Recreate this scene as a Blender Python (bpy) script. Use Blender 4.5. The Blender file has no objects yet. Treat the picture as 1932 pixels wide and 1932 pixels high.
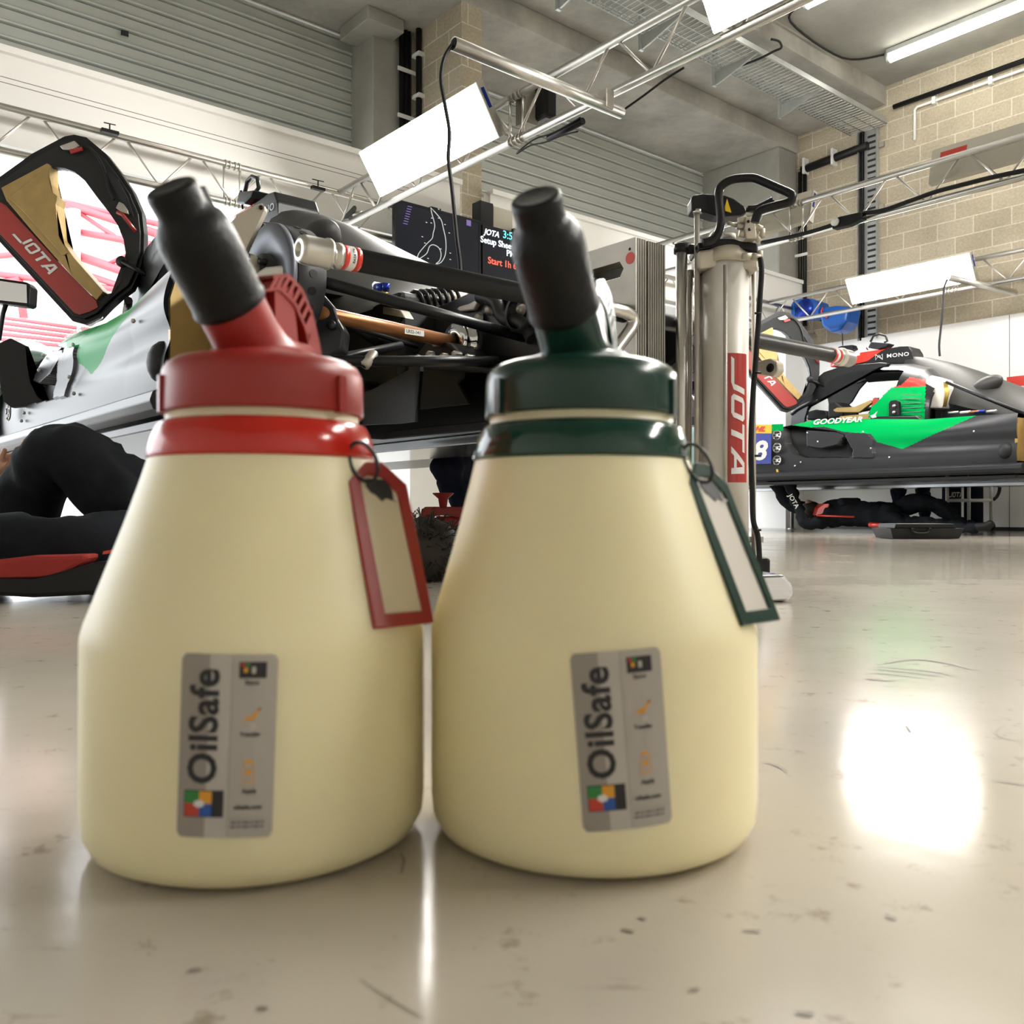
import bpy, bmesh, math, random
from mathutils import Vector, Matrix
random.seed(7)
# ------------------------------------------------------------------ camera, sky, exposure
sc = bpy.context.scene
CAMH = 0.2035; F = 1700.0
cam_d = bpy.data.cameras.new('camera'); cam = bpy.data.objects.new('camera', cam_d)
sc.collection.objects.link(cam); sc.camera = cam
cam.location = (0, 0, CAMH); cam.rotation_euler = (math.pi/2, 0, 0)
cam_d.sensor_width = 36; cam_d.lens = 36*F/1932; cam_d.clip_start = 0.01; cam_d.clip_end = 300
cam_d.dof.use_dof = True; cam_d.dof.focus_distance = 4.0; cam_d.dof.aperture_fstop = 12
w = bpy.data.worlds.new('sky'); sc.world = w; w.use_nodes = True
w.node_tree.nodes['Background'].inputs[0].default_value = (0.93, 0.97, 1.0, 1)
w.node_tree.nodes['Background'].inputs[1].default_value = 2.0
sc.view_settings.view_transform = 'Standard'; sc.view_settings.look = 'None'
sc.view_settings.gamma = 1; sc.view_settings.use_curve_mapping = False
sc.view_settings.exposure = 1.28
BOX_E = 22.0; TUBE_E = 7.0
sc.cycles.max_bounces = 8; sc.cycles.diffuse_bounces = 5; sc.cycles.glossy_bounces = 4
sc.cycles.transmission_bounces = 6; sc.cycles.transparent_max_bounces = 8
sc.cycles.caustics_reflective = False; sc.cycles.caustics_refractive = False
sc.cycles.use_denoising = True; sc.cycles.sample_clamp_indirect = 6.0
# ------------------------------------------------------------------ room frame: u runs along the shutter wall, v towards it
_a = math.radians(50.05); SA, CA = math.sin(_a), math.cos(_a)
def W(u, v, h): return Vector((SA*u-CA*v, CA*u+SA*v, h))
UD = Vector((SA, CA, 0)); VD = Vector((-CA, SA, 0)); ZD = Vector((0, 0, 1))
def ray(px, py): return Vector(((px-966)/F, 1.0, (966-py)/F))
O0 = Vector((0, 0, CAMH))
def at_d(px, py, d): return O0+ray(px, py)*d            # photo point at a known distance
def at_u(px, py, u):
    r = ray(px, py); return O0+r*(u/(SA*r.x+CA))
def at_h(px, py, h):
    r = ray(px, py); return O0+r*((h-CAMH)/r.z)
def at_v(px, py, v):
    r = ray(px, py); return O0+r*(v/(SA-CA*r.x))
DU = 6.78                                              # the second car stands this far along u
def c2(zx, zy, u):                                      # a point measured on the second car, moved back onto the first
    return at_u(1400+zx/3.6316, 550+zy/3.632, u+DU)-UD*DU
def uvh(p): return (p.x*SA+p.y*CA, -p.x*CA+p.y*SA, p.z)
# ------------------------------------------------------------------ mesh helpers
class MB:
    def __init__(s): s.v=[]; s.f=[]; s.m=[]; s.sm=[]; s.uv={}
    def add(s, vs, fs, m=0, smooth=False, uvs=None):
        b=len(s.v); s.v+= [Vector(p) for p in vs]
        for i,f in enumerate(fs):
            if uvs is not None: s.uv[len(s.f)] = uvs[i]
            s.f.append([b+k for k in f]); s.m.append(m if not isinstance(m,(list,tuple)) else m[i]); s.sm.append(smooth)
        return s
    def box(s, c, ax, hs, m=0):
        c=Vector(c); ax=[Vector(a).normalized() for a in ax]
        vs=[]
        for i in (-1,1):
            for j in (-1,1):
                for k in (-1,1): vs.append(c+ax[0]*hs[0]*i+ax[1]*hs[1]*j+ax[2]*hs[2]*k)
        return s.add(vs,[(0,1,3,2),(4,6,7,5),(0,4,5,1),(2,3,7,6),(0,2,6,4),(1,5,7,3)],m)
    def rbox(s, u0,u1,v0,v1,h0,h1,m=0):
        """room-aligned box with metre uvs"""
        P=[W(u,v,h) for u in (u0,u1) for v in (v0,v1) for h in (h0,h1)]
        fs=[(0,1,3,2),(4,6,7,5),(0,4,5,1),(2,3,7,6),(0,2,6,4),(1,5,7,3)]
        R=[(u,v,h) for u in (u0,u1) for v in (v0,v1) for h in (h0,h1)]
        uvs=[[(R[k][1],R[k][2]) for k in fs[0]],[(R[k][1],R[k][2]) for k in fs[1]],
             [(R[k][0],R[k][2]) for k in fs[2]],[(R[k][0],R[k][2]) for k in fs[3]],
             [(R[k][0],R[k][1]) for k in fs[4]],[(R[k][0],R[k][1]) for k in fs[5]]]
        return s.add(P,fs,m,False,uvs)
    def tube(s, pts, r, n=10, m=0, cap=True, smooth=True):
        pts=[Vector(p) for p in pts]; rs=r if isinstance(r,(list,tuple)) else [r]*len(pts)
        rings=[]; up=None
        for i,p in enumerate(pts):
            t=(pts[min(i+1,len(pts)-1)]-pts[max(i-1,0)]).normalized()
            if up is None:
                up=ZD if abs(t.z)<0.9 else Vector((1,0,0))
            a=(up-t*up.dot(t))
            if a.length<1e-6: a=t.orthogonal()
            a.normalize(); up=a; b=t.cross(a)
            rings.append([p+(a*math.cos(q)+b*math.sin(q))*rs[i] for q in [2*math.pi*k/n for k in range(n)]])
        vs=[q for R in rings for q in R]; fs=[]
        for i in range(len(pts)-1):
            for k in range(n): fs.append((i*n+k,i*n+(k+1)%n,(i+1)*n+(k+1)%n,(i+1)*n+k))
        s.add(vs,fs,m,smooth)
        if cap:
            s.add(rings[0],[tuple(range(n))[::-1]],m); s.add(rings[-1],[tuple(range(n))],m)
        return s
    def lathe(s, prof, o=(0,0,0), ax=(0,0,1), n=48, m=0, smooth=True, x=None):
        o=Vector(o); ax=Vector(ax).normalized(); a=(Vector(x) if x is not None else ax.orthogonal()).normalized(); b=ax.cross(a)
        vs=[]; fs=[]
        for r,h in prof:
            for k in range(n):
                q=2*math.pi*k/n; vs.append(o+ax*h+(a*math.cos(q)+b*math.sin(q))*r)
        L=len(prof)
        for i in range(L-1):
            for k in range(n): fs.append((i*n+k,i*n+(k+1)%n,(i+1)*n+(k+1)%n,(i+1)*n+k))
        s.add(vs,fs,m,smooth)
        return s
    def cyl(s, a, b, r, n=20, m=0):
        a=Vector(a); b=Vector(b)
        return s.tube([a,b],r,n,m)
    def prism(s, poly, d, m=0):
        """closed polygon in 3-D swept by vector d"""
        poly=[Vector(p) for p in poly]; d=Vector(d); n=len(poly)
        bm=bmesh.new(); vv=[bm.verts.new(p) for p in poly]; bm.faces.new(vv)
        bmesh.ops.triangulate(bm,faces=bm.faces[:]); bm.verts.index_update()
        bm.verts.ensure_lookup_table()
        tf=[[q.index for q in f.verts] for f in bm.faces]; bm.free()
        vs=poly+[p+d for p in poly]
        fs=[tuple(t) for t in tf]+[tuple(i+n for i in t[::-1]) for t in tf]
        for i in range(n): fs.append((i,(i+1)%n,(i+1)%n+n,i+n))
        return s.add(vs,fs,m)
    def frame(s, outer, inner, d, m=0):
        """ring between two outlines with the same number of points, swept by d"""
        outer=[Vector(p) for p in outer]; inner=[Vector(p) for p in inner]; d=Vector(d); n=len(outer)
        vs=outer+inner+[p+d for p in outer]+[p+d for p in inner]; fs=[]
        for i in range(n):
            j=(i+1)%n
            fs+=[(i,j,n+j,n+i),(2*n+i,3*n+i,3*n+j,2*n+j),(i,2*n+i,2*n+j,j),(n+i,n+j,3*n+j,3*n+i)]
        return s.add(vs,fs,m)
    def grid(s, fn, nu, nv, m=0, smooth=True, mfn=None, keep=None):
        vs=[fn(i/nu,j/nv) for i in range(nu+1) for j in range(nv+1)]; fs=[]; ms=[]
        for i in range(nu):
            for j in range(nv):
                if keep and not keep((i+.5)/nu,(j+.5)/nv): continue
                k=i*(nv+1)+j; fs.append((k,k+1,k+nv+2,k+nv+1)); ms.append(mfn((i+.5)/nu,(j+.5)/nv) if mfn else m)
        return s.add(vs,fs,ms,smooth)
    def sphere(s, c, r, n=16, m=0, sc3=(1,1,1)):
        c=Vector(c); pr=[]; vs=[]; fs=[]
        k=n//2
        for i in range(k+1):
            th=math.pi*i/k
            for j in range(n):
                q=2*math.pi*j/n
                vs.append(c+Vector((math.sin(th)*math.cos(q)*r*sc3[0],math.sin(th)*math.sin(q)*r*sc3[1],math.cos(th)*r*sc3[2])))
        for i in range(k):
            for j in range(n): fs.append((i*n+j,i*n+(j+1)%n,(i+1)*n+(j+1)%n,(i+1)*n+j))
        return s.add(vs,fs,m,True)
    def text(s, txt, size, fn, m=0, thick=0.0, bold=0.0, shear=0.0, align='LEFT', sx=1.0, space=1.0):
        """fn maps (x, y, z) of the flat lettering to the world"""
        cu=bpy.data.curves.new('t','FONT'); cu.body=txt; cu.size=size; cu.extrude=thick; cu.offset=bold; cu.shear=shear
        cu.align_x=align; cu.resolution_u=3; cu.space_character=space
        ob=bpy.data.objects.new('t',cu); sc.collection.objects.link(ob)
        dg=bpy.context.evaluated_depsgraph_get(); me=ob.evaluated_get(dg).to_mesh()
        vs=[fn(p.co.x*sx,p.co.y,p.co.z) for p in me.vertices]; fs=[tuple(p.vertices) for p in me.polygons]
        ob.evaluated_get(dg).to_mesh_clear()
        bpy.data.objects.remove(ob); bpy.data.curves.remove(cu)
        return s.add(vs,fs,m)
    def build(s, name, mats, parent=None, bevel=0, weld=True, subsurf=0):
        me=bpy.data.meshes.new(name)
        o=bpy.data.objects.new(name,me); sc.collection.objects.link(o)
        org=Vector((0,0,0))
        if parent is not None:
            o.parent=parent
            p=parent
            while p is not None: org=org+Vector(p.location); p=p.parent
        else:
            xs=[p.x for p in s.v]; ys=[p.y for p in s.v]; zs=[p.z for p in s.v]
            org=Vector(((min(xs)+max(xs))/2,(min(ys)+max(ys))/2,min(zs))); o.location=org
        me.from_pydata([tuple(p-org) for p in s.v],[],s.f)
        if not isinstance(mats,(list,tuple)): mats=[mats]
        for mm in mats: me.materials.append(mm)
        me.polygons.foreach_set('material_index',s.m); me.polygons.foreach_set('use_smooth',s.sm)
        if s.uv:
            ul=me.uv_layers.new(name='UVMap')
            for fi,uv in s.uv.items():
                for li,c in zip(me.polygons[fi].loop_indices,uv): ul.data[li].uv=c
        bm=bmesh.new(); bm.from_mesh(me)
        if weld: bmesh.ops.remove_doubles(bm,verts=bm.verts[:],dist=1e-5)
        bmesh.ops.recalc_face_normals(bm,faces=bm.faces[:]); bm.to_mesh(me); bm.free()
        if bevel:
            b=o.modifiers.new('bevel','BEVEL'); b.width=bevel; b.segments=2; b.limit_method='ANGLE'; b.harden_normals=False
        if subsurf:
            b=o.modifiers.new('sub','SUBSURF'); b.levels=subsurf; b.render_levels=subsurf
        return o
def tag(o, label=None, cat=None, group=None, kind=None):
    if label: o['label']=label
    if cat: o['category']=cat
    if group: o['group']=group
    if kind: o['kind']=kind
    return o
def thing(name, label, cat, loc, group=None):
    o=bpy.data.objects.new(name,None); sc.collection.objects.link(o); o.location=Vector(loc); o.empty_display_size=.1
    return tag(o,label,cat,group)
def copy_tree(o, parent=None):
    c=o.copy(); sc.collection.objects.link(c)
    if parent is not None: c.parent=parent
    for ch in [x for x in sc.objects if x.parent is o]: copy_tree(ch,c)
    return c
def rot2(o, deg):
    o.rotation_euler[2]=math.radians(deg)
# ------------------------------------------------------------------ materials
def mat(name, col, rough=.5, metal=0.0, coat=0.0, noise=0.0, nscale=8, bump=0.0, bscale=60, sss=0.0, emit=None, estr=0, trans=0, spec=.5, rvar=0.0):
    m=bpy.data.materials.new(name); m.use_nodes=True; nt=m.node_tree; p=nt.nodes['Principled BSDF']
    p.inputs['Base Color'].default_value=(*col,1); p.inputs['Roughness'].default_value=rough; p.inputs['Metallic'].default_value=metal
    p.inputs['Coat Weight'].default_value=coat; p.inputs['Coat Roughness'].default_value=.06; p.inputs['Specular IOR Level'].default_value=spec
    tc=nt.nodes.new('ShaderNodeTexCoord')
    if noise or rvar:
        nz=nt.nodes.new('ShaderNodeTexNoise'); nz.inputs['Scale'].default_value=nscale; nz.inputs['Detail'].default_value=6
        nt.links.new(tc.outputs['Object'],nz.inputs['Vector'])
        if noise:
            mx=nt.nodes.new('ShaderNodeMix'); mx.data_type='RGBA'
            mx.inputs[6].default_value=tuple(max(0,c*(1-noise)) for c in col)+(1,); mx.inputs[7].default_value=tuple(min(1,c*(1+noise)) for c in col)+(1,)
            nt.links.new(nz.outputs['Fac'],mx.inputs[0]); nt.links.new(mx.outputs[2],p.inputs['Base Color'])
        if rvar:
            mr=nt.nodes.new('ShaderNodeMapRange'); mr.inputs[3].default_value=max(0,rough-rvar); mr.inputs[4].default_value=rough+rvar
            nt.links.new(nz.outputs['Fac'],mr.inputs[0]); nt.links.new(mr.outputs[0],p.inputs['Roughness'])
    if bump:
        n2=nt.nodes.new('ShaderNodeTexNoise'); n2.inputs['Scale'].default_value=bscale; n2.inputs['Detail'].default_value=5
        nt.links.new(tc.outputs['Object'],n2.inputs['Vector']); bp=nt.nodes.new('ShaderNodeBump'); bp.inputs['Strength'].default_value=bump; bp.inputs['Distance'].default_value=.01
        nt.links.new(n2.outputs['Fac'],bp.inputs['Height']); nt.links.new(bp.outputs[0],p.inputs['Normal'])
    if sss:
        p.inputs['Subsurface Weight'].default_value=sss; p.inputs['Subsurface Radius'].default_value=(1,.8,.4); p.inputs['Subsurface Scale'].default_value=.03
    if trans: p.inputs['Transmission Weight'].default_value=trans
    if emit: p.inputs['Emission Color'].default_value=(*emit,1); p.inputs['Emission Strength'].default_value=estr
    return m
M={}
M['body_plastic']=mat('milky_plastic',(.84,.765,.49),.42,sss=.35,noise=.03,nscale=3)
M['red_lid']=mat('red_plastic',(.30,.020,.015),.38,noise=.06)
M['red_gloss']=mat('red_glossy_plastic',(.50,.018,.010),.16,noise=.04)
M['green_lid']=mat('green_plastic',(.005,.034,.023),.24,noise=.06)
M['green_gloss']=mat('green_glossy_plastic',(.005,.040,.026),.13,noise=.04)
M['rubber_cap']=mat('black_rubber',(.0035,.0038,.004),.42,spec=.28,noise=.1,nscale=30,bump=.1,bscale=200)
M['label_grey']=mat('label_silver',(.42,.39,.35),.5); M['label_dark']=mat('label_shade',(.30,.27,.24),.5); M['label_light']=mat('label_pale',(.48,.45,.41),.5)
M['ink']=mat('black_ink',(.02,.02,.022),.55); M['ink_grey']=mat('grey_ink',(.14,.13,.12),.6)
M['l_green']=mat('print_green',(.03,.22,.05),.5); M['l_orange']=mat('print_orange',(.72,.33,.03),.5); M['l_red']=mat('print_red',(.52,.05,.03),.5); M['l_blue']=mat('print_blue',(.02,.09,.36),.5); M['l_white']=mat('print_white',(.7,.7,.68),.5)
M['insert']=mat('paper_insert',(.62,.58,.52),.35,coat=.6)
M['insert_cream']=mat('cream_insert',(.66,.58,.40),.35,coat=.5)
M['black_metal']=mat('black_metal',(.009,.009,.010),.35,spec=.35)
M['black_paint']=mat('black_paint',(.007,.007,.0075),.36,spec=.3)
M['carbon']=mat('carbon_fibre',(.010,.0105,.012),.34,spec=.35,noise=.25,nscale=120)
M['carbon_matt']=mat('matt_carbon',(.022,.023,.024),.5,spec=.3,noise=.2,nscale=14,bump=.1)
M['grey_cover']=mat('grey_engine_cover',(.038,.037,.035),.5,spec=.35,noise=.15,nscale=6,bump=.05)
M['gold']=mat('gold_heat_foil',(.42,.29,.11),.42,metal=.35,noise=.25,nscale=14)
M['alu']=mat('aluminium',(.62,.60,.56),.32,metal=.9,noise=.08,nscale=20)
M['alu_dull']=mat('dull_aluminium',(.46,.43,.38),.48,metal=.7,noise=.2,nscale=16,bump=.08)
M['chrome']=mat('chrome',(.72,.72,.74),.1,metal=1.0)
M['plate_gap_shade']=mat('shaded_plate_metal',(.20,.185,.155),.5,metal=.5,noise=.2,nscale=30)  # plate metal darkened for the shade in the gaps of the stack
M['cream_alu']=mat('cast_aluminium',(.50,.46,.38),.5,metal=.35,noise=.12,nscale=20)
M['white_tube']=mat('white_anodised',(.66,.63,.57),.4,noise=.03)
M['red_paint']=mat('red_team_paint',(.38,.025,.018),.35,coat=.4)
M['red_bright']=mat('bright_red',(.62,.03,.012),.3,coat=.4)
M['green_paint']=mat('green_team_paint',(.0,.36,.08),.34,spec=.03)
M['green_dark']=mat('dark_green_paint',(.005,.09,.04),.2,coat=.6)
M['body_grey']=mat('dark_grey_bodywork',(.034,.035,.039),.30,spec=.18,noise=.15,nscale=5)
M['silver_body']=mat('polished_bodywork',(.42,.43,.44),.14,metal=.85,noise=.2,nscale=3)
M['white_paint']=mat('white_lettering',(.75,.75,.73),.4)
M['copper']=mat('bronze_driveshaft',(.33,.14,.05),.35,metal=.55,noise=.15,nscale=12)
M['blue_anod']=mat('blue_anodised',(.01,.04,.35),.25,metal=.6)
M['brass']=mat('brass',(.55,.38,.08),.3,metal=.8)
M['yellow']=mat('yellow_decal',(.75,.50,.02),.4); M['blue_panel']=mat('blue_number_panel',(.012,.03,.30),.3,coat=.3)
M['disc']=mat('blue_grey_disc',(.11,.12,.15),.42,metal=.35,noise=.12,nscale=20)
M['dark_disc']=mat('dark_disc_rim',(.024,.025,.028),.42,metal=.3,noise=.12,nscale=20)
M['cloth']=mat('dark_work_cloth',(.010,.0115,.015),.85,spec=.15,noise=.3,nscale=20,bump=.5,bscale=14)
M['cloth_blue']=mat('navy_cloth',(.010,.013,.026),.85,spec=.15,noise=.3,nscale=20,bump=.4,bscale=14)
M['red_cloth']=mat('red_cloth',(.30,.02,.015),.8,noise=.2,bump=.3,bscale=20)
M['skin']=mat('skin',(.50,.27,.18),.5,noise=.08,sss=.1)
M['hair']=mat('dark_hair',(.025,.018,.012),.6,noise=.4,nscale=60)
M['white_panel']=mat('white_panel',(.86,.85,.825),.42,noise=.03,nscale=2)
M['cladding']=mat('white_wall_cladding',(.86,.855,.84),.35,noise=.02,nscale=2)
M['galv']=mat('galvanised_steel',(.50,.52,.51),.4,metal=.6,noise=.2,nscale=9)
M['cable']=mat('black_cable',(.007,.007,.0075),.5,spec=.3); M['white_cable']=mat('white_cable',(.6,.6,.58),.5)
M['blue_bag']=mat('blue_plastic',(.01,.12,.52),.35)
M['beige_box']=mat('cream_light_housing',(.58,.54,.45),.45)
M['steel_red']=mat('red_steelwork',(.55,.12,.14),.5,noise=.05)
M['roof_sheet']=mat('overexposed_roof_sheet',(.80,.62,.62),.5)  # pink paleness of overexposed haze mixed into the sheet colour
M['outside_ground']=mat('pale_tarmac',(.55,.54,.52),.8,noise=.08)
M['screen']=mat('dark_screen',(.012,.013,.018),.18,emit=(.03,.035,.05),estr=.12)
M['scr_white']=mat('screen_white',(.1,.1,.1),.4,emit=(.75,.85,.9),estr=1.0)
M['scr_grey']=mat('screen_grey',(.1,.1,.1),.4,emit=(.25,.26,.24),estr=1.0)
M['scr_cyan']=mat('screen_cyan',(.05,.1,.1),.4,emit=(.1,.75,.75),estr=1.0)
M['scr_red']=mat('screen_red',(.1,.02,.02),.4,emit=(.72,.08,.05),estr=1.0)
M['scr_purple']=mat('screen_purple',(.05,.03,.1),.4,emit=(.12,.08,.22),estr=.7)
M['diffuser']=mat('light_diffuser',(.9,.9,.88),.4,emit=(1,.965,.90),estr=BOX_E)
M['wall_wash']=mat('wall_wash_diffuser',(.9,.9,.88),.4,emit=(1,.97,.93),estr=38)
M['tube_light']=mat('lit_tube',(.9,.9,.88),.4,emit=(1,.97,.86),estr=TUBE_E)
M['red_ext']=mat('red_stand_paint',(.26,.015,.012),.4)
def concrete(name, c1, c2_, scale=1.5):
    m=mat(name,c1,.75,bump=.25,bscale=30); nt=m.node_tree; p=nt.nodes['Principled BSDF']
    tc=nt.nodes.new('ShaderNodeTexCoord'); a=nt.nodes.new('ShaderNodeTexNoise'); a.inputs['Scale'].default_value=scale; a.inputs['Detail'].default_value=9; a.inputs['Roughness'].default_value=.68
    r=nt.nodes.new('ShaderNodeValToRGB'); r.color_ramp.elements[0].position=.34; r.color_ramp.elements[0].color=(*c2_,1); r.color_ramp.elements[1].position=.66; r.color_ramp.elements[1].color=(*c1,1)
    nt.links.new(tc.outputs['Object'],a.inputs[0]); nt.links.new(a.outputs['Fac'],r.inputs[0]); nt.links.new(r.outputs[0],p.inputs['Base Color']); return m
M['concrete']=concrete('raw_concrete',(.42,.405,.355),(.26,.25,.225))
M['concrete_smooth']=concrete('smooth_concrete',(.36,.35,.31),(.25,.245,.22),.9)
def blocks():
    m=mat('concrete_blocks',(.4,.36,.28),.85); nt=m.node_tree; p=nt.nodes['Principled BSDF']
    uv=nt.nodes.new('ShaderNodeUVMap'); b=nt.nodes.new('ShaderNodeTexBrick'); b.offset=.5
    b.inputs['Scale'].default_value=1.0; b.inputs['Brick Width'].default_value=.40; b.inputs['Row Height'].default_value=.195
    b.inputs['Mortar Size'].default_value=.007; b.inputs['Mortar Smooth'].default_value=.2; b.inputs['Bias'].default_value=-.2
    b.inputs['Color1'].default_value=(.39,.335,.245,1); b.inputs['Color2'].default_value=(.46,.405,.305,1); b.inputs['Mortar'].default_value=(.58,.54,.45,1)
    nt.links.new(uv.outputs[0],b.inputs['Vector'])
    nz=nt.nodes.new('ShaderNodeTexNoise'); nz.inputs['Scale'].default_value=40; nz.inputs['Detail'].default_value=8
    nt.links.new(uv.outputs[0],nz.inputs['Vector'])
    n3=nt.nodes.new('ShaderNodeTexNoise'); n3.inputs['Scale'].default_value=1.7; n3.inputs['Detail'].default_value=5
    nt.links.new(uv.outputs[0],n3.inputs['Vector'])
    ad=nt.nodes.new('ShaderNodeMath'); ad.operation='ADD'; nt.links.new(nz.outputs['Fac'],ad.inputs[0]); nt.links.new(n3.outputs['Fac'],ad.inputs[1])
    mr=nt.nodes.new('ShaderNodeMapRange'); mr.inputs[1].default_value=.6; mr.inputs[2].default_value=1.4; mr.inputs[3].default_value=.72; mr.inputs[4].default_value=1.22
    nt.links.new(ad.outputs[0],mr.inputs[0])
    mx=nt.nodes.new('ShaderNodeMix'); mx.data_type='RGBA'; mx.blend_type='MULTIPLY'; mx.inputs[0].default_value=1
    nt.links.new(b.outputs['Color'],mx.inputs[6]); nt.links.new(mr.outputs[0],mx.inputs[7]); nt.links.new(mx.outputs[2],p.inputs['Base Color'])
    bp=nt.nodes.new('ShaderNodeBump'); bp.inputs['Strength'].default_value=.5; bp.inputs['Distance'].default_value=.006; bp.invert=True
    nt.links.new(b.outputs['Fac'],bp.inputs['Height']); nt.links.new(bp.outputs[0],p.inputs['Normal']); return m
M['blocks']=blocks()
def shutter_mat():
    m=mat('grey_shutter',(.44,.455,.415),.45,metal=.1,noise=.12,nscale=1.5); return m
M['shutter']=shutter_mat()
def floor_mat():
    m=mat('painted_floor',(.42,.39,.345),.2); nt=m.node_tree; p=nt.nodes['Principled BSDF']; p.inputs['Specular IOR Level'].default_value=.30
    tc=nt.nodes.new('ShaderNodeTexCoord')
    def nz(s,d=6,r=.6,mp=None):
        n=nt.nodes.new('ShaderNodeTexNoise'); n.inputs['Scale'].default_value=s; n.inputs['Detail'].default_value=d; n.inputs['Roughness'].default_value=r
        if mp:
            q=nt.nodes.new('ShaderNodeMapping'); q.inputs['Scale'].default_value=mp; q.inputs['Rotation'].default_value=(0,0,.6); nt.links.new(tc.outputs['Object'],q.inputs[0]); nt.links.new(q.outputs[0],n.inputs['Vector'])
        else: nt.links.new(tc.outputs['Object'],n.inputs['Vector'])
        return n
    def ramp(src,a,b,c0,c1):
        r=nt.nodes.new('ShaderNodeValToRGB'); r.color_ramp.elements[0].position=a; r.color_ramp.elements[0].color=(*c0,1); r.color_ramp.elements[1].position=b; r.color_ramp.elements[1].color=(*c1,1)
        nt.links.new(src.outputs['Fac'],r.inputs[0]); return r
    a=ramp(nz(2.2,8),.35,.65,(.45,.405,.34),(.51,.46,.385))
    b=ramp(nz(26,9,.75),.33,.41,(.62,.58,.52),(1,1,1))            # small dark scuffs
    c=ramp(nz(9,9,.7,(1,6,1)),.31,.37,(.80,.77,.73),(1,1,1))      # dragged marks
    mx=nt.nodes.new('ShaderNodeMix'); mx.data_type='RGBA'; mx.blend_type='MULTIPLY'; mx.inputs[0].default_value=1
    m2=nt.nodes.new('ShaderNodeMix'); m2.data_type='RGBA'; m2.blend_type='MULTIPLY'; m2.inputs[0].default_value=1
    nt.links.new(a.outputs[0],mx.inputs[6]); nt.links.new(b.outputs[0],mx.inputs[7]); nt.links.new(mx.outputs[2],m2.inputs[6]); nt.links.new(c.outputs[0],m2.inputs[7])
    nt.links.new(m2.outputs[2],p.inputs['Base Color'])
    mr=nt.nodes.new('ShaderNodeMapRange'); mr.inputs[3].default_value=.08; mr.inputs[4].default_value=.20
    nt.links.new(nz(3,6).outputs['Fac'],mr.inputs[0]); nt.links.new(mr.outputs[0],p.inputs['Roughness'])
    bp=nt.nodes.new('ShaderNodeBump'); bp.inputs['Strength'].default_value=.10; bp.inputs['Distance'].default_value=.0025
    nt.links.new(nz(22,5).outputs['Fac'],bp.inputs['Height']); nt.links.new(bp.outputs[0],p.inputs['Normal']); return m
M['floor']=floor_mat()
def S(name, mb, mm, **k): return tag(mb.build(name,mm,None,**k),kind='structure')
# ------------------------------------------------------------------ the setting
H0=CAMH
U1=10.4; CEIL=5.10; VS=7.83; VB=6.6
S('floor',MB().rbox(-6,U1+.2,-5.2,VS+.3,-.12,0),M['floor'])
S('wall_right',MB().rbox(U1,U1+.2,-5.2,VS+.3,0,CEIL+.4),M['blocks'])
S('wall_back',MB().rbox(-6,U1,-5.4,-5.2,0,CEIL+.4),M['white_panel'])
S('wall_left',MB().rbox(-6.2,-6,-5.4,VS+.3,0,CEIL+.4),M['white_panel'])
cb=MB(); cb.rbox(-6.2,U1+.2,5.42,VS+.3,CEIL,CEIL+.4); S('ceiling_front_strip',cb,M['concrete'])
S('ceiling',MB().rbox(-6.2,U1+.2,-5.4,5.42,CEIL+.22,CEIL+.5),M['concrete_smooth'])
# beam in front of the shutters
S('trim_1',MB().rbox(-6,U1,VB,VS-.02,4.87,CEIL),M['concrete'],bevel=.015)
# lintel above each shutter, in the shutter plane
S('trim_2',MB().rbox(-6,U1,VS-.02,VS+.3,4.86,CEIL),M['concrete'])
# concrete column beside the first shutter with its bracket head
S('trim_3',MB().rbox(4.49,4.93,7.42,VS+.3,0,4.87),M['concrete_smooth'],bevel=.01)
S('trim_4',MB().rbox(4.30,4.70,7.20,7.72,4.74,4.87),M['concrete_smooth'],bevel=.01)
# block pier
S('wall_pier',MB().rbox(4.93,5.16,VB,VS+.3,0,4.87),M['blocks'])
# column at the far corner
S('trim_5',MB().rbox(9.98,U1,6.62,VS+.3,0,4.87),M['concrete_smooth'],bevel=.02)
# sliver columns/jambs
def shutter(n,u0,u1,h0,h1):
    mb=MB(); sl=.121; k=int(math.ceil((h1-h0)/sl)); prof=[]
    for i in range(k):
        b=h0+i*sl
        for f,d in ((0,0.0),(.03,.022),(.09,.022),(.12,-.016),(.24,-.020),(.34,.0),(.95,.0)): prof.append((b+f*sl,VS+d))
    prof=[p for p in prof if p[0]<=h1]
    for i in range(len(prof)-1):
        (a,va),(b,vb)=prof[i],prof[i+1]
        mb.add([W(u0,va,a),W(u1,va,a),W(u1,vb,b),W(u0,vb,b)],[(0,1,2,3)])
    # bottom rail of the curtain
    mb.rbox(u0,u1,VS-.03,VS+.03,h0-.10,h0)
    return tag(mb.build(n,M['shutter'],None,weld=False),kind='structure')
shutter('door_1',-6,4.49,3.72,4.88); shutter('door_2',5.16,9.98,3.72,4.88)
S('trim_30',MB().prism([at_v(x,y,VS-.03) for x,y in ((228,57),(242,60),(242,70),(228,66))],-VD*.01),M['carbon_matt'])
# rounded guide rails under the curtains
for n,(u0,u1) in (('trim_6',(-6,4.49)),('trim_7',(5.16,9.98))):
    S(n,MB().tube([W(u0,VS-.05,3.60),W(u1,VS-.05,3.60)],.075,14),M['galv'])
# white header panels
def header(name,u0,u1):
    mb=MB(); mb.rbox(u0,u1,VB-.08,VB+.02,2.56,3.17); mb.rbox(u0,u1,VB-.12,VB-.02,3.14,3.185)
    S(name,mb,M['white_panel'])
header('wall_header_left',-6,4.85); header('wall_header_right',5.2,U1)
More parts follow.
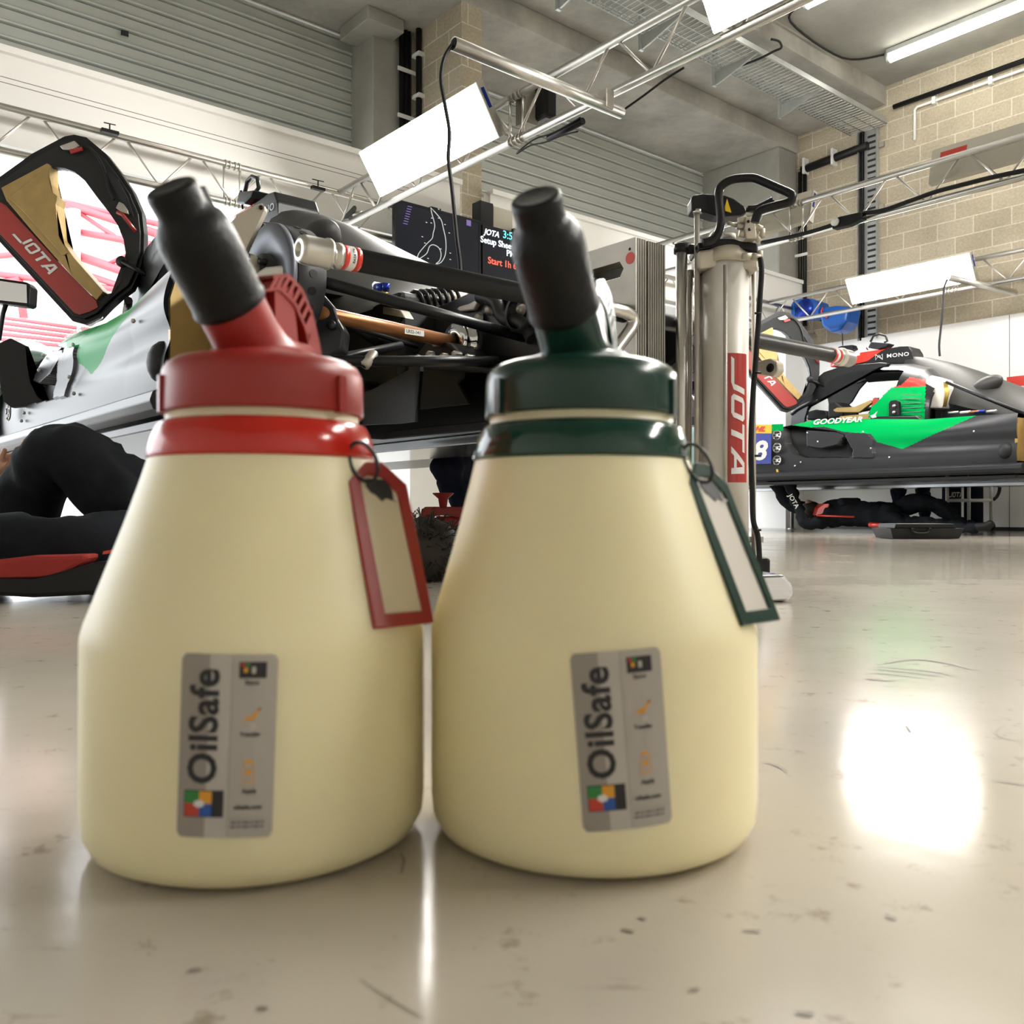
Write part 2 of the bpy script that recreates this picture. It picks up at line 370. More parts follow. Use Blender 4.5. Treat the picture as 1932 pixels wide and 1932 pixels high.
# white cladding round the foot of the pier and the far column
S('wall_pier_cladding',MB().rbox(4.3,5.24,VB-.1,VS+.2,0,2.56),M['cladding'])
S('wall_column_cladding',MB().rbox(9.95,U1,VB-.1,VS+.2,0,2.56),M['cladding'])
# thin seams on the left header
for k,(u0,u1,h) in enumerate(((-2,4.3,2.99),(-2,4.3,2.955))):
    S('trim_%d'%(8+k),MB().rbox(u0,u1,VB-.0815,VB-.08,h,h+.004),M['ink_grey'])
# white cladding on the block wall
mb=MB(); mb.rbox(U1-.05,U1,-5.2,VB-.1,0.04,2.33); S('wall_cladding',mb,M['cladding'])
for k,v in enumerate((-3.2,-.8,1.6,4.0)):
    S('trim_%d'%(20+k),MB().rbox(U1-.053,U1-.05,v,v+.006,.04,2.33),M['ink_grey'])
S('baseboard_right',MB().rbox(U1-.06,U1,-5.2,VB-.1,0,.04),M['black_paint'])
S('trim_10',MB().rbox(U1-.054,U1-.05,-1,4.03,1.55,1.66),M['red_bright'])
# ground outside and the sky beyond
S('floor_outside',MB().rbox(-20,30,VS+.3,60,-.13,-.01),M['outside_ground'])
# daylight portals at the two door openings
for nm,(u0,u1) in (('door_daylight',(-6,4.49)),('door_daylight',(5.16,9.98))):
    ld=bpy.data.lights.new(nm,'AREA'); ld.shape='RECTANGLE'; ld.size=u1-u0; ld.size_y=3.6; ld.cycles.is_portal=True
    lo=bpy.data.objects.new(nm,ld); sc.collection.objects.link(lo); lo.location=W((u0+u1)/2,VS+.2,1.8)
    lo.rotation_euler=(Matrix((UD,ZD,(VD))).transposed()).to_euler()
# ------------------------------------------------------------------ the two oil jugs
_MB=MB
def jug(label, loc, lid_m, gloss_m, tilt, lab_phi, insert_m, azd, lean):
    R=.104; loc=Vector(loc)
    class MB(_MB):                                           # the neck sits a little off the drum's centre
        def build(s_,*a,**k):
            for p in s_.v: p.x+=lean*max(0,min(1,(p.z-.128)/.11))
            return _MB.build(s_,*a,**k)
    root=thing('oil_jug',label,'oil jug',loc)
    def cylpt(phi,h,r): return loc+Vector((math.sin(phi)*r,-math.cos(phi)*r,h))
    prof=[(0,.004),(.060,.004),(.082,.0),(.090,.0015),(.0985,.006),(.1028,.014),(.104,.026),(.104,.126)]
    prof+=[(.1036,.1305),(.1022,.1365),(.0985,.147),(.0905,.170),(.0815,.196),(.0735,.221),(.0685,.238),(.0665,.248),(.062,.256),(.0592,.2585),(.0592,.268)]
    MB().lathe(prof,loc,n=96).build('body',M['body_plastic'],root)
    # collar
    MB().lathe([(.0655,.2372),(.0695,.2362),(.0703,.2385),(.0678,.249),(.0655,.2545),(.0638,.2575),(.0605,.2590),(.0585,.2590)],loc,n=96).build('collar',gloss_m,root)
    # lid with rounded shoulder and shallow cone
    lp=[(.0585,.2645),(.0615,.2638),(.0622,.2655),(.0618,.285),(.0610,.2905),(.0585,.2945),(.054,.2972),(.045,.2990),(.033,.3030),(.022,.3070),(.0185,.3110)]
    mb=MB().lathe(lp,loc,n=96)
    for k in range(3):                                       # grip lugs around the lid
        a=math.radians(-58+k*119); c=cylpt(a,.2745,.0618)
        t=Vector((math.cos(a),math.sin(a),0)); r=Vector((math.sin(a),-math.cos(a),0))
        mb.box(c,(t,r,ZD),(.003,.0022,.011))
    lid=mb.build('lid',lid_m,root)
    # spout
    az=math.radians(azd); hd=Vector((math.sin(az),-math.cos(az),0)); d=(hd*math.sin(tilt)+ZD*math.cos(tilt)).normalized()
    b0=loc+ZD*.293; L=.120
    side=hd.cross(ZD).normalized()
    MB().lathe([(.034,.000),(.0265,.007),(.0225,.015),(.0208,.026),(.0205,.058)],b0,d,n=48,x=side).build('spout',lid_m,root)
    cp=[(.0190,.0460),(.0222,.0465),(.0228,.0490),(.0222,.0520),(.0218,.055),(.0222,.0780),(.0219,.0940),(.0200,.1000),(.0170,.1040),(.0150,.1070),(.0146,.1095),(.0150,.1180),(.0144,.1210),(.0122,.1222),(.0095,.1215),(0,.1208)]
    cap=MB().lathe(cp,b0,d,n=48,x=side)
    up=(ZD-d*ZD.dot(d)).normalized(); up=-up if up.dot(hd)>0 else up
    cap.box(b0+d*.096+up*.0195,(d,side,up),(.016,.0040,.0040)); cap.box(b0+d*.080+up*.0225,(d,side,up),(.004,.006,.002))
    cap.build('spout_cap',M['rubber_cap'],root,bevel=.0012)
    # handle behind the spout: ribbed arch with thin web
    bd=-hd; bs=side
    def arc(t,off=0):      # t 0..1 from spout neck down to the lid rim
        P=[(-.004,.0570),(.011,.0615),(.026,.0555),(.037,.042),(.0445,.0245),(.0505,.004)]
        x=t*(len(P)-1); i=min(int(x),len(P)-2); q=x-i
        a=P[i]; b=P[i+1]; return a[0]+(b[0]-a[0])*q-off*.7, a[1]+(b[1]-a[1])*q-off
    hb=MB(); wdt=.0135; N=24
    def ap(t,s,off): x,y=arc(t,off); return loc+bd*(x-.004)+ZD*(.294+y)+bs*s
    for (o1,o2) in ((0,.0022),(.0105,.0125)):
        vs=[]; fs=[]
        for i in range(N+1):
            t=i/N
            for s_,o_ in ((-wdt,o1),(wdt,o1),(wdt,o2),(-wdt,o2)): vs.append(ap(t,s_,o_))
        for i in range(N):
            for k in range(4): fs.append((i*4+k,i*4+(k+1)%4,i*4+4+(k+1)%4,i*4+4+k))
        fs+=[(0,3,2,1),(N*4,N*4+1,N*4+2,N*4+3)]
        hb.add(vs,fs,0,False)
    for i in range(9):
        t=(i+.9)/13.0; a=ap(t,0,.0010); b=ap(t,0,.0115); ax=(b-a).normalized(); hb.box((a+b)/2,(ax,bs,ax.cross(bs)),((b-a).length/2,wdt,.0014))
    hb.prism([loc+hd*.004+ZD*.304-bs*.0125,loc+bd*.020+ZD*.303-bs*.0125,loc+bd*.013+ZD*.346-bs*.0125,loc-bd*.006+ZD*.349-bs*.0125],bs*.025)
    # web
    N=16; w0=[ap(i/N,0,.0115) for i in range(N+1)]; foot=loc+bd*.010+ZD*.300
    poly=w0+[loc+bd*.046+ZD*.297,foot]
    hb.prism([p-bs*.006 for p in poly],bs*.012)
    hb.prism([ap(i/N,-wdt,.001) for i in range(N-6,N+1)]+[ap(i/N,-wdt,.0115) for i in range(N,N-7,-1)],bs*wdt*2)
    hb.build('handle',lid_m,root)
    # ridge flanks between spout and handle
    mb=MB()
    for s_ in (-1,1):
        mb.prism([loc+bs*s_*.0135+hd*.010+ZD*.302,loc+bs*s_*.0135+bd*.050+ZD*.2965,loc+bs*s_*.0135+bd*.046+ZD*.3005,loc+bs*s_*.0135+bd*.010+ZD*.316],bs*s_*.0014)
    mb.build('lid_rib',lid_m,root)
    # wire ring
    ra=math.radians(64); rc=loc+Vector((math.sin(ra)*.0765,-math.cos(ra)*.0765,.2335)); e1=Vector((math.cos(ra)*.75+.25,math.sin(ra)*.45-.35,0)).normalized(); e2=(ZD*.93+Vector((-math.sin(ra),math.cos(ra),0))*.3).normalized()
    pts=[rc+e1*math.cos(q)*.0080+e2*math.sin(q)*.0125 for q in [2*math.pi*k/28 for k in range(29)]]
    MB().tube(pts,.0012,8,cap=False).build('wire_ring',M['black_metal'],root)
    # tag
    T=Vector((.0722,-.0205,.2315)); Bm=Vector((.0965,-.0462,.1365)); wv=Vector((.70,.71,0)).normalized()
    dv=(Bm-T).normalized(); L=(Bm-T).length; wv=(wv-dv*wv.dot(dv)).normalized(); nv=wv.cross(dv); nv=nv if nv.y<0 else -nv
    def tp(x,y,z=0): return loc+T+wv*x+dv*y+nv*z
    hw=.0218
    out=[(-.006,-.002),(.006,-.002),(hw,.012),(hw,L),(-hw,L),(-hw,.012)]
    inn=[(-.006,.007),(.004,.008),(.0135,.018),(.0150,L-.008),(-.0130,L-.008),(-.0130,.010)]
    tg=MB().frame([tp(x,y,.0) for x,y in out],[tp(x,y,.0) for x,y in inn],nv*.003).build('tag_frame',lid_m,root,bevel=.0008)
    MB().prism([tp(x*1.1,y,.0006) for x,y in inn],nv*.0007).build('tag_insert',insert_m,tg)
    dk=[(-.008,.009),(.006,.0095),(.010,.016),(.0095,.023),(.0045,.0215),(.001,.0235),(-.003,.0195),(-.0062,.018),(-.009,.014)]
    MB().prism([tp(x,y,.0014) for x,y in dk],nv*.0006).build('insert_tear',M['ink'],tg)
    MB().sphere(tp(.0105,.0235,.003),.0011,8).build('rivet',M['chrome'],tg)
    # printed label, wrapped on the drum
    hz=.0815; lw,lh=.0492,.0955; lt=math.radians(-2.0 if lab_phi>math.radians(5) else 4.4)
    Rl=R+.0005
    def lm(x,y,z=0):                     # x to the right, y up, from the label's centre
        xx=x*math.cos(lt)-y*math.sin(lt); yy=x*math.sin(lt)+y*math.cos(lt)
        return cylpt(lab_phi+xx/Rl,hz+yy,Rl+z)
    def patch(mb,x0,x1,y0,y1,z=0,m=0,n=10,rad=0):
        def fn(i,j):
            x=x0+(x1-x0)*i; y=y0+(y1-y0)*j
            return lm(x,y,z)
        mb.grid(fn,n,2,m=m); return mb
    mb=MB()
    def rr(a,b,r=.003,n=5):
        o=[]
        for cx,cy,s0 in ((a-r,b-r,0),(-a+r,b-r,90),(-a+r,-b+r,180),(a-r,-b+r,270)):
            for k in range(n+1): q=math.radians(s0+90*k/n); o.append((cx+r*math.cos(q),cy+r*math.sin(q)))
        return o
    # rounded sheet as strips
    NX=40
    for i in range(NX):
        xs=[-lw/2+lw*i/NX,-lw/2+lw*(i+1)/NX]; ys=[]
        for x in xs:
            e=abs(x)-(lw/2-.003); ys.append(lh/2-(0 if e<=0 else .003-math.sqrt(max(0,.003**2-e*e))))
        mi=1 if xs[0]<-lw/2+.0142 else (2 if xs[0]<-lw/2+.0255 else 0)
        q=[lm(xs[0],-ys[0]),lm(xs[1],-ys[1]),lm(xs[1],ys[1]),lm(xs[0],ys[0])]
        q2=[lm(xs[0],-ys[0],-.0004),lm(xs[1],-ys[1],-.0004),lm(xs[1],ys[1],-.0004),lm(xs[0],ys[0],-.0004)]
        mb.add(q+q2,[(0,1,2,3),(7,6,5,4),(0,4,5,1),(3,2,6,7)]+([(0,3,7,4)] if i==0 else [])+([(1,5,6,2)] if i==NX-1 else []),mi)
    lab=mb.build('label',[M['label_grey'],M['label_dark'],M['label_light']],root)
    # lettering reads upwards
    def up_fn(cx,y0): return lambda x,y,z: lm(cx-y,y0+x,.00025+z)
    MB().text('OilSafe',.0205,up_fn(-.0052,-.0200),thick=.0001,bold=.0006,sx=.99,space=1.03).build('lettering',M['ink'],lab)
    def small(txt,size,cx,cy,mm,bold=.0):
        MB().text(txt,size,lambda x,y,z:lm(cx+x,cy+y,.00025+z),thick=.0001,bold=bold,align='CENTER').build('small_print',M[mm],lab)
    small('Store',.0032,.0118,.0322,'ink',.00008); small('Transfer',.0030,.0118,.0052,'ink',.00008); small('Apply',.0032,.0122,-.0245,'ink',.00008)
    small('oilsafe.com',.0032,.0118,-.0328,'ink',.00008); 
    fp_=MB()
    for yy,x0_ in ((-.0402,.0035),(-.0425,.0032)):
        xx=x0_
        for wd_ in (.0028,.0018,.0035,.0012,.0030,.0016):
            patch(fp_,xx,xx+wd_,yy,yy+.0011,.0003,0,2); xx+=wd_+.0006
    fp_.build('fine_print',M['ink_grey'],lab,weld=False)
    # logo
    lg=MB(); x0,x1,y0,y1=-.0205,-.0005,-.0365,-.0235
    patch(lg,x0-.0005,x1,y0-.0005,y1+.0005,.0002,0)
    mx_=x0+.0075; my=(y0+y1)/2
    patch(lg,x0,mx_,my,y1,.0004,1,4); patch(lg,mx_,mx_+.0065,my,y1,.0004,2,4); patch(lg,x0,mx_,y0,my,.0004,3,4); patch(lg,mx_,mx_+.0065,y0,my,.0004,4,4)
    hexp=[(mx_+.0030*math.cos(q)*(1),my+.0021*math.sin(q)) for q in [math.radians(20+60*k) for k in range(6)]]
    lg.add([lm(x,y,.0006) for x,y in hexp],[tuple(range(6))],5)
    lg.build('logo',[M['ink'],M['l_green'],M['l_orange'],M['l_red'],M['l_blue'],M['l_white']],lab,weld=False)
    ic=MB(); patch(ic,.0052,.0190,.0355,.0440,.0003,0)
    patch(ic,.0062,.0080,.0415,.0435,.0005,3,2); patch(ic,.0085,.0105,.0415,.0435,.0005,1,2); patch(ic,.0075,.0095,.0385,.0410,.0005,2,2); patch(ic,.0115,.0135,.0380,.0415,.0005,6,2)
    ic.build('picture',[M['ink'],M['l_green'],M['l_orange'],M['l_red'],M['l_blue'],M['l_white'],M['label_light']],lab,weld=False)
    i2=MB()
    def pl(pts,m): i2.add([lm(x,y,.0004) for x,y in pts],[tuple(range(len(pts)))],m)
    pl([(.0085,.0150),(.0125,.0160),(.0150,.0190),(.0160,.0182),(.0140,.0150),(.0130,.0135),(.0090,.0135)],0); pl([(.0145,.0185),(.0165,.0205),(.0172,.0195),(.0155,.0178)],1)
    pl([(.0115,.0120),(.0135,.0128),(.0150,.0110),(.0140,.0085),(.0115,.0085)],2)
    pl([(.0090,-.0090),(.0140,-.0090),(.0132,-.0072),(.0100,-.0072)],0); 
    for a in ((.0088,.0092,-.0185,-.0095),(.0140,.0144,-.0185,-.0095),(.0088,.0144,-.0190,-.0184),(.0105,.0128,-.0150,-.0120)): patch(i2,a[0],a[1],a[2],a[3],.0004,0,2)
    i2.build('pictogram',[M['l_orange'],M['copper'],M['label_light']],lab,weld=False)
    ln=MB(); patch(ln,.0016,.0019,-lh/2+.001,lh/2-.001,.0003,0,1); patch(ln,.0022,.0215,-.0376,-.0373,.0003,0,6)
    for yy in (.0245,.021,-.001,-.0045): patch(ln,.0118,.0120,yy,yy+.002,.0003,0,1)
    ln.build('rule_lines',M['label_dark'],lab,weld=False)
    return root
jug('milky plastic oil jug with red lid, red hanging tag and black spout cap',(-.1605,.573,0),M['red_lid'],M['red_gloss'],math.radians(42),math.radians(6.5),M['insert_cream'],-23,.0030)
jug('milky plastic oil jug with dark green lid, green hanging tag and black spout cap',(.0520,.586,0),M['green_lid'],M['green_gloss'],math.radians(43),math.radians(3.9),M['insert'],-22.5,-.0072)
# ------------------------------------------------------------------ lighting gantry, ceiling fittings, screens
TH=2.71; TB=2.44
def truss(name,label,P,Q,th=TH,tb=TB,r=.024,bay=.50,group='aluminium gantry trusses'):
    """P, Q = (u, v) ends"""
    a=W(P[0],P[1],th); b=W(Q[0],Q[1],th); dn=ZD*(tb-th); L=(b-a).length; d=(b-a).normalized()
    t=thing(name,label,'truss',(a+b)/2+dn,group)
    MB().cyl(a,b,r,14).build('top_chord',M['alu'],t)
    MB().cyl(a+dn,b+dn,r,14).build('bottom_chord',M['alu'],t)
    n=int(L/bay); mb=MB()
    for i in range(n):
        x0=L*i/n; x1=L*(i+.45)/n; x2=L*(i+.55)/n; x3=L*(i+1)/n
        mb.cyl(a+d*x0+dn,a+d*x1,.0085,8); mb.cyl(a+d*x2,a+d*x3+dn,.0085,8)
        if i and i%4==0:
            mb.cyl(a+d*(x0-.06),a+d*(x0-.06)+dn,.0085,8); mb.cyl(a+d*(x0+.06),a+d*(x0+.06)+dn,.0085,8)
            for q in (-.05,-.02,.02,.05):
                for k in (0,1): MB().cyl(a+d*(x0+q-.006)+dn*k,a+d*(x0+q+.006)+dn*k,r+.006,14).build('joint_sleeve',M['alu_dull'],t)
    mb.build('lattice',M['alu'],t)
    return t
TU=[3.5,6.48,9.27]
truss('gantry_truss','aluminium lattice truss running along the white header over the doorway',(-3.5,6.30),(U1-.1,6.30))
truss('gantry_truss','aluminium truss above the jugs carrying the bright panel beside the block pier',(TU[0],6.27),(TU[0],-1.2))
truss('gantry_truss','aluminium truss passing behind the jack handle with black cables tied along it',(TU[1],6.27),(TU[1],-1.2))
truss('gantry_truss','aluminium truss nearest the block wall with a wide lit panel',(TU[2],6.27),(TU[2],-1.2))
# light panels: flat boxes leaning on the trusses
def light_panel(label,ut,ub,bl,br,ht=None,face=-1,grp='lit panels on the gantry'):
    """top edge at u=ut, bottom edge at u=ub; bl, br: bottom corners (v, h)"""
    (v1,hb1),(v0,hb0)=bl,br; hb=(hb1+hb0)/2; htop=ht if ht else hb+.28
    P=[W(ut,v0,htop),W(ut,v1,htop),W(ub,v1,hb),W(ub,v0,hb)]
    c=sum(P,Vector())/4
    n=(P[1]-P[0]).cross(P[2]-P[1]).normalized(); n=n if n.dot(UD)*face>0 else -n
    t=thing('light_panel',label,'ceiling light',c,grp)
    MB().prism([p-n*.012 for p in P],-n*.05).build('housing',M['beige_box'],t,bevel=.004)
    e1=(P[1]-P[0]).normalized()*.006; e2=(P[2]-P[1]).normalized()*.006
    Q=[P[0]+e1+e2,P[1]-e1+e2,P[2]-e1-e2*(1 if face<0 else 6),P[3]+e1-e2*(1 if face<0 else 6)]
    MB().prism([p-n*.012 for p in Q],n*.006).build('diffuser',M['diffuser' if face<0 else 'wall_wash'],t)
    m=MB(); m.box((P[0]+P[3])/2-n*.03-(P[1]-P[0]).normalized()*.006,(P[1]-P[0],P[2]-P[1],n),(.006,(P[2]-P[1]).length/2,.03)); m.build('end_plate',M['alu'],t)
    m=MB(); m.box((P[0]*.7+P[3]*.3)-n*.03-(P[1]-P[0]).normalized()*.0135,(P[1]-P[0],P[2]-P[1],n),(.001,.06,.012)); m.build('blue_sticker',M['blue_anod'],t)
    return t,P,n
def vh(x,y,u): q=uvh(at_u(x,y,u)); return (q[1],q[2])
light_panel('glowing white light panel in front of the block pier',3.26,3.44,vh(716,372,3.44),vh(940,262,3.44))
a=vh(1344,67,3.44); light_panel('glowing white light panel cut by the top edge, above the cable tray',3.26,3.44,a,(a[0]-1.6,a[1]))
light_panel('lit panel on the first truss, overhead beyond the top edge',3.26,3.44,(a[0]-2.3,a[1]),(a[0]-3.9,a[1]))
a=vh(1537,423,6.62); b=vh(1400,462,6.62)
light_panel('cream backed light panel behind the jack handle, lit on its far side',6.64,6.58,b,a,a[1]+.26,1)
a=vh(1763,357,6.62)
t,P,n=light_panel('cream backed light panel with a red sticker near the right edge',6.64,6.58,a,(a[0]-1.7,a[1]),a[1]+.26,1)
MB().prism([P[1]+(P[0]-P[1])*a_+(P[2]-P[1])*b_-n*.0625 for a_,b_ in ((.04,.15),(.15,.15),(.15,.5),(.04,.5))],-n*.0006).build('red_sticker',M['red_bright'],t)
a=vh(1607,579,9.21); b=vh(1841,527,9.21)
light_panel('wide glowing panel on the truss nearest the block wall',9.06,9.21,a,b,(a[1]+b[1])/2+.25)
light_panel('lit panel on the far truss beyond the right edge',9.06,9.21,(b[0]-.7,a[1]),(b[0]-2.4,a[1]))
light_panel('added unseen light panel behind the camera, brightening the foreground',3.26,3.44,(-1.4,2.44),(-3.0,2.44),2.71)  # unseen lamp added to light the jugs and near floor
# crossing pipe with a cable hanging from its end
def pipe(label,u0,u1,v,h,r):
    t=thing('cross_pipe',label,'pipe',W((u0+u1)/2,v,h))
    MB().lathe([(r-.003,0),(r,0),(r,(u1-u0)),(r-.003,(u1-u0)),(r-.003,0)],W(u0,v,h),UD,n=20).build('pipe_tube',M['alu'],t)
    MB().box(W(u1-.12,v,h+.03),(UD,VD,ZD),(.03,.035,.05)).build('pipe_clamp',M['alu_dull'],t,bevel=.006)
    MB().lathe([(0,0),(r-.004,0)],W(u0+.004,v,h),UD,n=20).build('end_plug',M['cable'],t)
    return t
pe=uvh(at_u(858,86,2.45)); vP=pe[1]; hP=2.36
a=at_v(855,88,3.33); b=at_v(1172,208,3.33); ua,_,ha=uvh(a); ub,_,hb_=uvh(b); hP=(ha+hb_)/2
pipe('long aluminium pipe crossing under the nearest truss',ua,ub,3.33,hP,.032)
A0=W(ua,3.33,hP)
def cable(label,pts,r=.006,m='cable',cat='cable',name='hanging_cable',grp=None):
    o=MB().tube(pts,r,8).build(name,M[m]); return tag(o,label,cat,grp)
def smooth(pts,n=6):
    pts=[Vector(p) for p in pts]; out=[]
    for i in range(len(pts)-1):
        p0=pts[max(i-1,0)]; p1=pts[i]; p2=pts[i+1]; p3=pts[min(i+2,len(pts)-1)]
        for k in range(n):
            t=k/n; out.append(.5*((2*p1)+(-p0+p2)*t+(2*p0-5*p1+4*p2-p3)*t*t+(-p0+3*p1-3*p2+p3)*t*t*t))
    out.append(pts[-1]); return out
dz=A0.y
cable('black cable dangling from the end of the crossing pipe',smooth([at_d(x,y,dz) for x,y in ((853,84),(838,110),(832,150),(840,200),(848,250),(846,300),(852,350),(857,400),(862,450),(868,500),(868,560))]),.009)
# short pipe on the far truss
a=at_u(1787,523,8.35); b=at_u(1915,549,9.25); uu=uvh(a); 
t=tag(MB().tube([at_v(1787,523,uu[1]),at_v(1915,552,uu[1])],.03,14).build('stub_pipe',M['alu']),'short aluminium pipe sticking out of the far truss','pipe')
dz=at_v(1787,523,uu[1]).y
cable('thin black cable hanging in front of the white wall',smooth([at_d(x,y,dz) for x,y in ((1787,528),(1781,545),(1779,580),(1775,620),(1772,650),(1773,672))]),.010)
# flood lamp hung inside the first truss
t=thing('flood_lamp','black ribbed flood lamp hung inside the truss above the green jug','lamp',at_u(1012,200,3.62))
MB().box(at_u(1024,197,3.66),(UD,VD,ZD),(.05,.085,.11)).build('lamp_body',M['black_paint'],t,bevel=.02)
mb=MB()
for k in range(8): mb.box(at_u(1003,204,3.60)-UD*.02+VD*(.012*k-.02),(UD,VD,ZD),(.05,.003,.11))
mb.build('cooling_fins',M['alu_dull'],t)
cable('grey socket strip tied under the first truss',[at_u(1035,262,3.52),at_u(1100,228,3.52)],.02,'cable','socket strip','socket_strip')
cable('coiled black lead hanging from the first truss',smooth([at_u(x,y,3.5) for x,y in ((1090,248),(1060,256),(1030,268),(1000,275),(975,290),(985,280),(1010,262),(1045,250),(1095,222))]),.005)
cable('black lead drooping beside the first truss to the ceiling tray',smooth([at_u(x,y,3.55) for x,y in ((1180,205),(1215,180),(1255,150),(1290,128))]),.006)
cable('thick black cable bundle tied along the middle truss',smooth([at_u(x,y,TU[1]-.05) for x,y in ((1437,458),(1500,445),(1560,428),(1620,405),(1665,397),(1720,378),(1765,362),(1810,350),(1870,335),(1932,322),(1990,312))]),.017)
t=thing('socket_box','black socket box with a round white plug on the middle truss','socket box',at_u(1600,415,TU[1]-.06))
MB().prism([at_u(x,y,TU[1]-.1) for x,y in ((1568,414),(1585,408),(1625,399),(1627,412),(1600,425),(1570,432))],UD*.07).build('box_shell',M['black_paint'],t,bevel=.006)
MB().lathe([(0,0),(.03,0),(.033,-.02),(0,-.03)],at_u(1577,419,TU[1]-.1),UD,n=20).build('white_plug',M['white_paint'],t)
# small clamps on the left truss
for (x,y) in ((207,243),(600,350)):
    t=thing('speaker_clip','small black clip on the truss along the white header, '+('left of the pair' if x<400 else 'right of the pair'),'clip',at_v(x,y,6.26))
    MB().box(at_v(x,y+6,6.24),(UD,VD,ZD),(.055,.02,.012)).build('clip_plate',M['black_paint'],t,bevel=.003)
    MB().cyl(at_v(x,y+6,6.24),at_v(x,y-9,6.24),.005,8).build('clip_hook',M['black_paint'],t); MB().cyl(at_v(x-11,y-12,6.24),at_v(x+11,y-7,6.24),.004,8).build('clip_hook',M['black_paint'],t)
# ceiling tube lights
def tube_light(label,u,v0,v1):
    t=thing('tube_light',label,'ceiling light',W(u,(v0+v1)/2,CEIL+.1),'fluorescent tubes on the ceiling')
    MB().box(W(u,(v0+v1)/2,CEIL+.185),(UD,VD,ZD),(.05,(v1-v0)/2+.03,.03)).build('fitting',M['galv'],t,bevel=.01)
    MB().tube([W(u,v0,CEIL+.13),W(u,v1,CEIL+.13)],.055,16).build('tube',M['tube_light'],t)
    for v in (v0-.02,v1+.02): MB().tube([W(u,v-.02,CEIL+.13),W(u,v+.02,CEIL+.13)],.062,16).build('end_cap',M['galv'],t)
k=0
for u in (9.6,7.95,5.2,2.4):
    for v1 in (4.95,3.2):
        lab={(9.6,4.95):'lit ceiling tube nearest the block wall, its far end closest to the cable tray',(7.95,4.95):'lit ceiling tube left of the one nearest the block wall',
             (9.6,3.2):'lit ceiling tube nearest the block wall, its near neighbour at the right edge'}.get((u,v1),'lit ceiling tube out of view overhead, '+{7.95:'second row from the block wall',5.2:'third row from the block wall',2.4:'fourth row from the block wall'}[u if u!=9.6 else 7.95]+(', door end' if v1>4 else ', near end'))
        tube_light(lab,u,v1-1.45,v1)
# cable tray under the ceiling strip
def tray():
    t=thing('cable_tray','galvanised mesh cable tray hung below the concrete ceiling','cable tray',W(7,5.75,4.9))
    v0,v1=5.40,5.86; h=4.86; u0,u1=3.2,U1-.02
    m=MB(); n=110
    for i in range(n+1):
        u=u0+(u1-u0)*i/n; m.tube([W(u,v0,h+.06),W(u,v0,h),W(u,v1,h),W(u,v1,h+.06)],.0060,6)
    m.build('cross_wires',M['galv'],t)
    m=MB()
    for v,hh in ((v0,h+.06),(v0,h+.03),(v0,h),(v1,h+.06),(v1,h+.03),(v1,h),(v0+.15,h),(v0+.3,h)): m.tube([W(u0,v,hh),W(u1,v,hh)],.0055,6)
    m.build('side_wires',M['galv'],t)
    MB().rbox(u0,u1,v0-.012,v0-.006,h,h+.055).build('side_rail',M['galv'],t)
    for u in (4.4,5.5,6.6,7.75,8.95):
        b=MB(); b.prism([W(u,v0-.02,h-.01),W(u,v1+.05,h-.01),W(u,v1+.05,h-.15),W(u,v1-.05,h-.13)],UD*.02)
        b.rbox(u-.02,u+.03,v1+.05,v1+.08,h-.16,CEIL); b.build('tray_bracket',M['galv'],t)
tray()
tag(MB().tube(smooth([at_h(x,y,4.81) for x,y in ((1398,124),(1430,112),(1460,97),(1474,90),(1470,78),(1455,74))]),.012,8).build('tray_cable',M['cable']),'dark cable looped across the mesh tray','cable')
# vertical tray on the block wall
t=thing('wall_cable_tray','galvanised perforated cable tray running down the block wall','cable tray',W(U1-.06,5.65,2.33))
v0,v1=5.50,5.74
m=MB(); m.rbox(U1-.012,U1-.006,v0,v1,2.3,4.85); m.rbox(U1-.07,U1-.006,v0-.004,v0,2.3,4.85); m.rbox(U1-.07,U1-.006,v1,v1+.004,2.3,4.85); m.build('tray_channel',M['galv'],t)
for i in range(34):
    h=2.35+i*.073; MB().rbox(U1-.018,U1-.012,v0+.04,v0+.14,h,h+.026).build('slot',M['body_grey'],t)
m=MB(); m.tube([W(U1-.04,v1-.025,2.3),W(U1-.04,v1-.025,4.85)],.016,8); m.tube([W(U1-.04,v1-.06,2.3),W(U1-.04,v1-.06,4.85)],.010,8); m.build('cables',M['cable'],t)
for h in (2.9,3.85,4.6): MB().rbox(U1-.03,U1,v0-.07,v0-.01,h,h+.06).build('wall_lug',M['alu_dull'],t)
# pipes beside the pier and at the corner
def pipes(label,spec,u,v,h0,h1,clips):
    t=thing('drain_pipe',label,'pipe',W(u,v,h0))
    for du,r in spec: MB().tube([W(u+du,v,h0),W(u+du,v,h1)],r,12).build('pipe_run',M['cable'],t)
    for h in clips:
        MB().rbox(u+spec[0][0]-.06,u+spec[-1][0]+.06,v-.04,v-.025,h,h+.035).build('pipe_clip',M['white_paint'],t)
pipes('bundle of black pipes clipped to the column beside the pier',((-.03,.022),(.02,.022),(.06,.018)),4.80,7.36,0,4.87,(1.2,2.1,3.0,3.5,4.0,4.45))
pq=uvh(at_u(790,200,4.90))
t=thing('drain_pipe','single black pipe clipped to the side face of the block pier','pipe',W(4.9,pq[1],0))
MB().tube([W(4.90,pq[1],0),W(4.90,pq[1],4.87)],.028,12).build('pipe_run',M['cable'],t)
for h in (3.0,3.7,4.2,4.6): MB().rbox(4.86,4.93,pq[1]-.06,pq[1]+.06,h,h+.03).build('pipe_clip',M['white_paint'],t)
t=thing('drain_pipe','black pipes running down the corner beside the far column','pipe',W(U1-.05,6.53,2.6))
